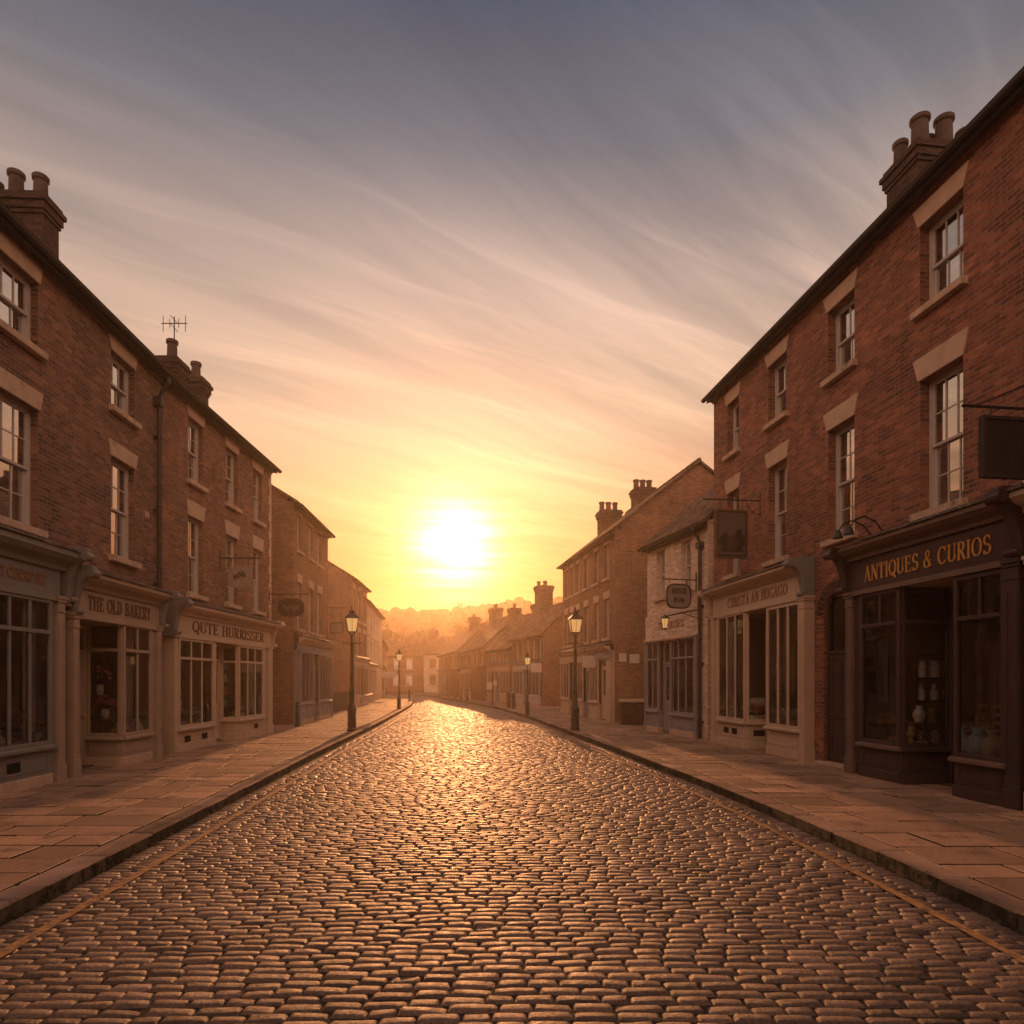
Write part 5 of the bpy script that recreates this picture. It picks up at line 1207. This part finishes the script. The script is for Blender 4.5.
def shelf_unit(b, s, y, z, w_, h_, n_, m, label, rz=0, dep=.22):
    t = put(b, s, y, z, 'shelf_unit', label, 'shelves', None, rz)
    for x in (-w_ / 2, w_ / 2 - .02): m_ = MB(); m_.box(x, x + .02, -dep / 2, dep / 2, 0, h_); m_.build('side_panel', m, t)
    for i in range(n_ + 1): m_ = MB(); zz = (h_ - .022) * i / n_; m_.box(-w_ / 2 + .0205, w_ / 2 - .0205, -dep / 2, dep / 2, zz, zz + .02); m_.build('shelf', m, t)
    return t
def frame_(b, s, y, z, w_, h_, label, rz=0, inner='sign_tan'):
    t = put(b, s, y, z, 'picture_frame', label, 'picture frame', None, rz); m_ = MB()
    for (a, c, u, v) in ((-w_ / 2, w_ / 2, 0, .035), (-w_ / 2, w_ / 2, h_ - .035, h_), (-w_ / 2, -w_ / 2 + .035, .035, h_ - .035), (w_ / 2 - .035, w_ / 2, .035, h_ - .035)): m_.box(a, c, -.012, .012, u, v)
    m_.build('frame', 'brass', t, bev=.004); m_ = MB(); m_.box(-w_ / 2 + .035, w_ / 2 - .035, -.004, .008, .035, h_ - .035); m_.build('picture', inner, t)
BOTT = [(.7, 0), (.75, .04), (.75, .58), (.3, .74), (.26, .96), (.32, 1)]; JAR = [(.8, 0), (.9, .05), (.9, .75), (.7, .85), (.7, .97), (.76, 1)]; BOWL = [(.5, 0), (.55, .05), (1.3, .6), (1.75, 1)]
# left shop a
def net(b, x0, x1, y, z0, z1, along='x', m='curt'):
    """a gathered curtain behind shop glass"""
    c = MB(); k = 12; w_ = x1 - x0; pts = [(x0 + w_ * i / k, .012 * math.sin(i * 2.1)) for i in range(k + 1)]
    if along == 'x': pts = [(p_[0], p_[1] + y) for p_ in pts]; q = [(p_[0], p_[1] + .005) for p_ in pts[::-1]]
    else: pts = [(p_[1] + y, p_[0]) for p_ in pts]; q = [(p_[0] + .005, p_[1]) for p_ in pts[::-1]]
    c.prism(pts + q, 'z', z0, z1); c.build('curtain', m, b.o)
z = .662
net(L1, 7.08, 7.38, -.12, .72, 2.95); net(L1, 6.2, 6.42, -.12, .72, 2.95)
plant(L1, 6.98, -.06, z, .75, 'dark leafy plant in a pot behind the nearest left shop window'); bouquet(L1, 7.22, .12, z, .62, 'petal_pink', 'dull red flowers at the back of the nearest left shop window')
vase(L1, 7.28, -.19, z + .0, .12, 'terracotta', 'small terracotta jar under the blue bowl', JAR, 'jar', 'jar'); vase(L1, 7.28, -.19, z + .132, .13, 'china_blue', 'pale blue bowl standing out in the nearest left shop window', BOWL, 'bowl', 'bowl')
vase(L1, 6.62, -.05, z, .34, 'china_white', 'pale vase left of the leafy plant in the nearest left window'); books(L1, 6.80, -.17, z, ['book_red', 'book_cream'], 'two books lying at the foot of the leafy plant')
# bakery
z = .602
net(L1, 10.05, 10.55, .0, .66, 2.25); net(L1, 10.05, 10.55, .0, 2.36, 2.78)
def stand(b, s_, y, z, h, label, r=.15):
    t = put(b, s_, y, z, 'plant_stand', label, 'stand'); m_ = MB(); m_.lathe([(r, h - .03), (r, h)], k=16); m_.build('top', 'oak', t)
    for k in range(3): m_ = MB(); a = k * 2.09; m_.tube([(.05 * math.cos(a), .05 * math.sin(a), h - .03), (r * .85 * math.cos(a), r * .85 * math.sin(a), 0)], .01, 6); m_.build('leg', 'oak', t)
stand(L1, 9.95, .34, z, .85, 'tall slim stand under the upper pink flowers'); bouquet(L1, 9.95, .34, z + .851, .5, 'petal_pink', 'upper cloud of pink flowers in the bakery window', r=.30)
stand(L1, 9.78, .14, z, .42, 'low stand under the lower pink flowers', .12); bouquet(L1, 9.78, .14, z + .421, .40, 'petal_pink', 'lower bunch of pink flowers by the bakery door', r=.2)
shelf_unit(L1, 10.3, .72, z, .9, 1.7, 4, 'oak', 'display shelves at the back of the bakery', rz=0)
for i, (x, zz) in enumerate(((10.0, .442), (10.3, .442), (10.6, .442), (10.05, .862), (10.4, .862))): basket(L1, x, .70, z + zz - .0 if False else z + (.022 + 1.678 / 4 * (1 if i < 3 else 2)), ['near', 'middle', 'far', 'near upper', 'far upper'][i] + ' basket of rolls on the bakery back shelves', 'bread', .10)
basket(L1, 9.75, -.10, z, 'basket of rolls at the angled corner of the bakery window'); basket(L1, 10.15, -.10, z, 'basket of loaves right of the bakery window post', 'petal_white', .14)
vase(L1, 9.93, -.02, z, .30, 'china_blue', 'pale blue vase by the bakery window post'); cushion(L1, 9.80, .42, z, .34, .14, 'linen', 'folded white cloth lying in the bakery window', .4, 'cloth', 'folded_cloth')
vase(L1, 10.42, -.12, z, .36, 'china_white', 'tall white jug at the right end of the bakery window', name='jug', cat='jug')
# cream shop, left window then right
z = .582
shelf_unit(L2, 1.0, .42, z, 1.4, 1.5, 4, 'oak', 'shelves behind the left window of the cream shop')
for i, x in enumerate((.50, .75, 1.0, 1.25, 1.5)):
    vase(L2, x, .40, z + .022 + .3695, .26, ['teal_glaze', 'terracotta', 'china_white', 'brass', 'petal_pink'][i], ['teal', 'terracotta', 'white', 'brass', 'pink'][i] + ' jar on the lower shelf in the left cream window', JAR, 'jar', 'jar', 'jars on the cream shop shelves')
    vase(L2, x, .40, z + .022 + .739, .26, ['china_white', 'china_blue', 'terracotta', 'petal_white', 'brass'][i], ['white', 'pale blue', 'terracotta', 'pinkish white', 'brass'][i] + ' bottle on the upper shelf in the left cream window', BOTT, 'bottle', 'bottle', 'bottles on the cream shop shelves')
plant(L2, 1.15, -.05, z, .7, 'bushy plant low in the left cream shop window', 'terracotta'); bouquet(L2, 1.55, -.02, z, .5, 'petal_white', 'white flowers low in the left cream shop window'); basket(L2, .6, -.08, z, 'basket at the near end of the left cream shop window', 'petal_white')
z = .602
net(L2, 4.4, 4.98, -.08, .66, 2.2)
shelf_unit(L2, 3.95, .5, z, .8, 1.8, 5, 'oak', 'shelves behind the right window of the cream shop')
for i, x in enumerate((3.70, 3.95, 4.2)):
    for r_ in range(4): vase(L2, x, .48, z + .022 + 1.778 / 5 * (r_ + 1), .22, [['china_white', 'rust_cloth', 'teal_glaze'], ['brass', 'china_blue', 'terracotta'], ['petal_white', 'petal_pink', 'china_white'], ['terracotta', 'brass', 'china_blue']][r_][i], [['white', 'rust', 'teal'], ['brass', 'pale blue', 'terracotta'], ['pinkish white', 'pink', 'white'], ['terracotta', 'brass', 'pale blue']][r_][i] + ' pot on the ' + ['second', 'third', 'fourth', 'top'][r_] + ' shelf in the right cream window', JAR, 'pot', 'pot', 'pots on the cream shop right shelves')
plant(L2, 3.6, .0, z, .5, 'small plant at the side glass of the cream shop', 'china_white'); bouquet(L2, 4.1, -.05, z, .5, 'petal_white', 'pale flowers right of centre in the right cream shop window'); basket(L2, 4.7, -.13, z, 'basket at the far end of the right cream shop window')
# pale shop on the right: pile behind the recessed glass
z = .682
net(R1, .25, .65, .02, .8, 3.3)
cushion(R1, 1.47, 0.30, z, .55, .24, 'linen', 'pale cushion lowest in the pile behind the recessed glass', name='cushion'); cushion(R1, 1.49, 0.30, z + .22, .48, .22, 'rust_cloth', 'rust cushion in the middle of the pile', .3); cushion(R1, 1.47, 0.28, z + .42, .46, .22, 'petal_white', 'pinkish white cushion topping the pile', -.2)
bouquet(R1, 1.49, 0.05, z, .55, 'petal_white', 'white flowers beside the cushion pile', r=.2); bouquet(R1, 1.10, 0.10, z, .7, 'petal_pink', 'pink dried flowers deep in the far window of the pale shop', 'terracotta', r=.2)
basket(R1, 1.00, 0.01, z, 'basket of dried heads at the left window sill of the pale shop', 'terracotta'); vase(R1, 0.65, 0.05, z, .4, 'china_white', 'white jug low in the far window of the pale shop', name='jug', cat='jug')
t = put(R1, 1.37, 0.80, z, 'side_table', 'small table behind the cushion pile', 'table'); m_ = MB(); m_.box(-.3, .3, -.18, .18, .78, .81); m_.build('top', 'oak', t)
for x in (-.27, .27):
    for y in (-.15, .15): m_ = MB(); m_.tube([(x, y, 0), (x, y, .78)], .014, 6); m_.build('leg', 'oak', t)
cushion(R1, 1.41, 0.80, z + .811, .36, .22, 'linen', 'white folded blanket on the small table', .1, 'blanket', 'folded_blanket')
shelf_unit(R1, 3.30, 0.55, z, 1.1, 1.9, 5, 'oak', 'wooden shelves behind the near window of the pale shop')
for i, x in enumerate((2.92, 3.18, 3.42, 3.68)):
    for r_ in range(3): vase(R1, x, .53, z + .022 + 1.878 / 5 * (r_ + 1), .26, [['china_white', 'china_blue', 'terracotta', 'petal_white'], ['petal_pink', 'teal_glaze', 'china_white', 'brass'], ['terracotta', 'petal_white', 'china_blue', 'china_white']][r_][i], [['white', 'blue', 'terracotta', 'pinkish'], ['pink', 'teal', 'white', 'brass'], ['terracotta', 'pinkish', 'blue', 'white']][r_][i] + ' jar on the ' + ['second', 'third', 'fourth'][r_] + ' shelf of the pale shop', JAR, 'jar', 'jar', 'jars on the pale shop shelves')
bouquet(R1, 3.70, 0.08, z, .6, 'petal_white', 'white flowers at the near end of the pale shop window', 'china_blue', r=.2); basket(R1, 2.95, 0.08, z, 'wide basket in the near window of the pale shop', 'rust_cloth', .18)
cushion(R1, 3.30, 0.11, z, .4, .2, 'terracotta', 'orange cushion on the sill of the pale shop near window')
# antiques
z = .622
t = put(R1, 5.99, .05, z, 'hanging_cloth', 'large pale grey cloth hung behind the left antiques window', 'cloth', None, math.pi / 2); m_ = MB(); k = 22
pts = [(-.24 + .48 * i / k, .012 * math.sin(i * 1.4)) for i in range(k + 1)]; m_.prism(pts + [(p_[0], p_[1] + .006) for p_ in pts[::-1]], 'z', .72, 1.85); m_.build('sheet', 'curt', t)
m_ = MB(); m_.tube([(-.28, .0, 1.86), (.28, .0, 1.86)], .012, 8); m_.tube([(-.26, 0, 0), (-.26, 0, 1.86)], .012, 8); m_.tube([(.26, 0, 0), (.26, 0, 1.86)], .012, 8); m_.build('rail', 'dark_oak', t)
chair(R1, 6.42, .12, z, 'dark_oak', 'dark wooden chair in the left antiques window', .6, .8); cushion(R1, 6.3, -.08, z, .22, .12, 'rust_cloth', 'rust cushion at the foot of the antiques window'); basket(R1, 6.75, -.14, z, 'shallow basket by the recessed antiques glass', 'terracotta', .12); books(R1, 6.52, -.13, z, ['book_cream', 'book_red'], 'two small books at the left antiques sill')
shelf_unit(R1, 6.50, .72, z, .74, 1.55, 4, 'dark_oak', 'dark shelves with bottles in the middle of the antiques shop', rz=math.pi / 2)
for r_ in range(4):
    for i, y in enumerate((.48, .72, .96)):
        mt_ = ['petal_white', 'teal_glaze', 'china_white', 'petal_white'][r_]; nm = ['pale jar', 'teal bottle', 'white bottle', 'pinkish jar'][r_]; lv = ['lowest', 'second', 'third', 'top'][r_]
        vase(R1, 6.54, y, z + .022 + r_ * .382, .27, mt_, f'{nm} on the {lv} antiques shelf, {["left", "middle", "right"][i]} of three', BOTT if r_ in (1, 2) else JAR, nm.split()[-1], nm.split()[-1], 'bottles and jars on the antiques shelves')
t = put(R1, 6.85, .30, z, 'small_table', 'small dark table with crossed leg behind the recessed antiques glass', 'table'); m_ = MB(); m_.box(-.16, .16, -.2, .2, .42, .445); m_.build('top', 'oak', t)
for x, y, x2, y2 in ((-.13, -.17, .1, .17), (.13, .17, -.1, -.17), (-.13, .17, .1, -.17), (.13, -.17, -.1, .17)): m_ = MB(); m_.tube([(x, y, .42), (x2, y2, 0)], .012, 6); m_.build('leg', 'oak', t)
vase(R1, 6.85, .20, z + .446, .26, 'china_white', 'white jug on the small antiques table', name='jug', cat='jug'); vase(R1, 6.86, .42, z + .446, .22, 'brass', 'brass pot on the small antiques table', JAR, 'pot', 'pot')
vase(R1, 6.95, -.02, z, .40, 'brass', 'brass figure shaped vase at the corner of the antiques glass', [(.6, 0), (.3, .15), (.25, .5), (.5, .65), (.3, .8), (.36, .95), (.2, 1)]); frame_(R1, 6.72, .08, z, .2, .28, 'small gilt frame leaning in the antiques shop', .9); vase(R1, 7.0, .12, z, .14, 'china_white', 'white cup low behind the recessed antiques glass', BOWL, 'cup', 'cup')
chair(R1, 8.42, .14, z, 'oak', 'small oak chair in the right antiques window', .5, .85)
vase(R1, 8.36, -.10, z, .46, 'china_blue', 'tall blue and white vase in the right antiques window'); vase(R1, 8.56, -.06, z, .44, 'book_cream', 'cream round vase in the right antiques window'); basket(R1, 8.72, -.13, z, 'basket of oddments at the right antiques sill', 'rust_cloth', .12); vase(R1, 8.88, -.12, z, .22, 'terracotta', 'terracotta jar at the right end of the antiques window', JAR, 'jar', 'jar')
frame_(R1, 8.6, .55, z, .45, .6, 'larger gilt frame at the back of the right antiques window', .2)

# ================================================================== haze
hzb = MB(); hzb.box(-235, 235, -60, 260, -1.2, 30)
m = bpy.data.materials.new('haze'); m.use_nodes = True; t = NT(m.node_tree); o = t.a('ShaderNodeOutputMaterial'); v = t.a('ShaderNodeVolumePrincipled')
v.inputs['Color'].default_value = (1, .84, .66, 1); v.inputs['Density'].default_value = .00118; v.inputs['Anisotropy'].default_value = .815
t.set(o.inputs['Volume'], v.outputs[0]); M['haze'] = m
tag(hzb.build('haze', 'haze'), kind='stuff')
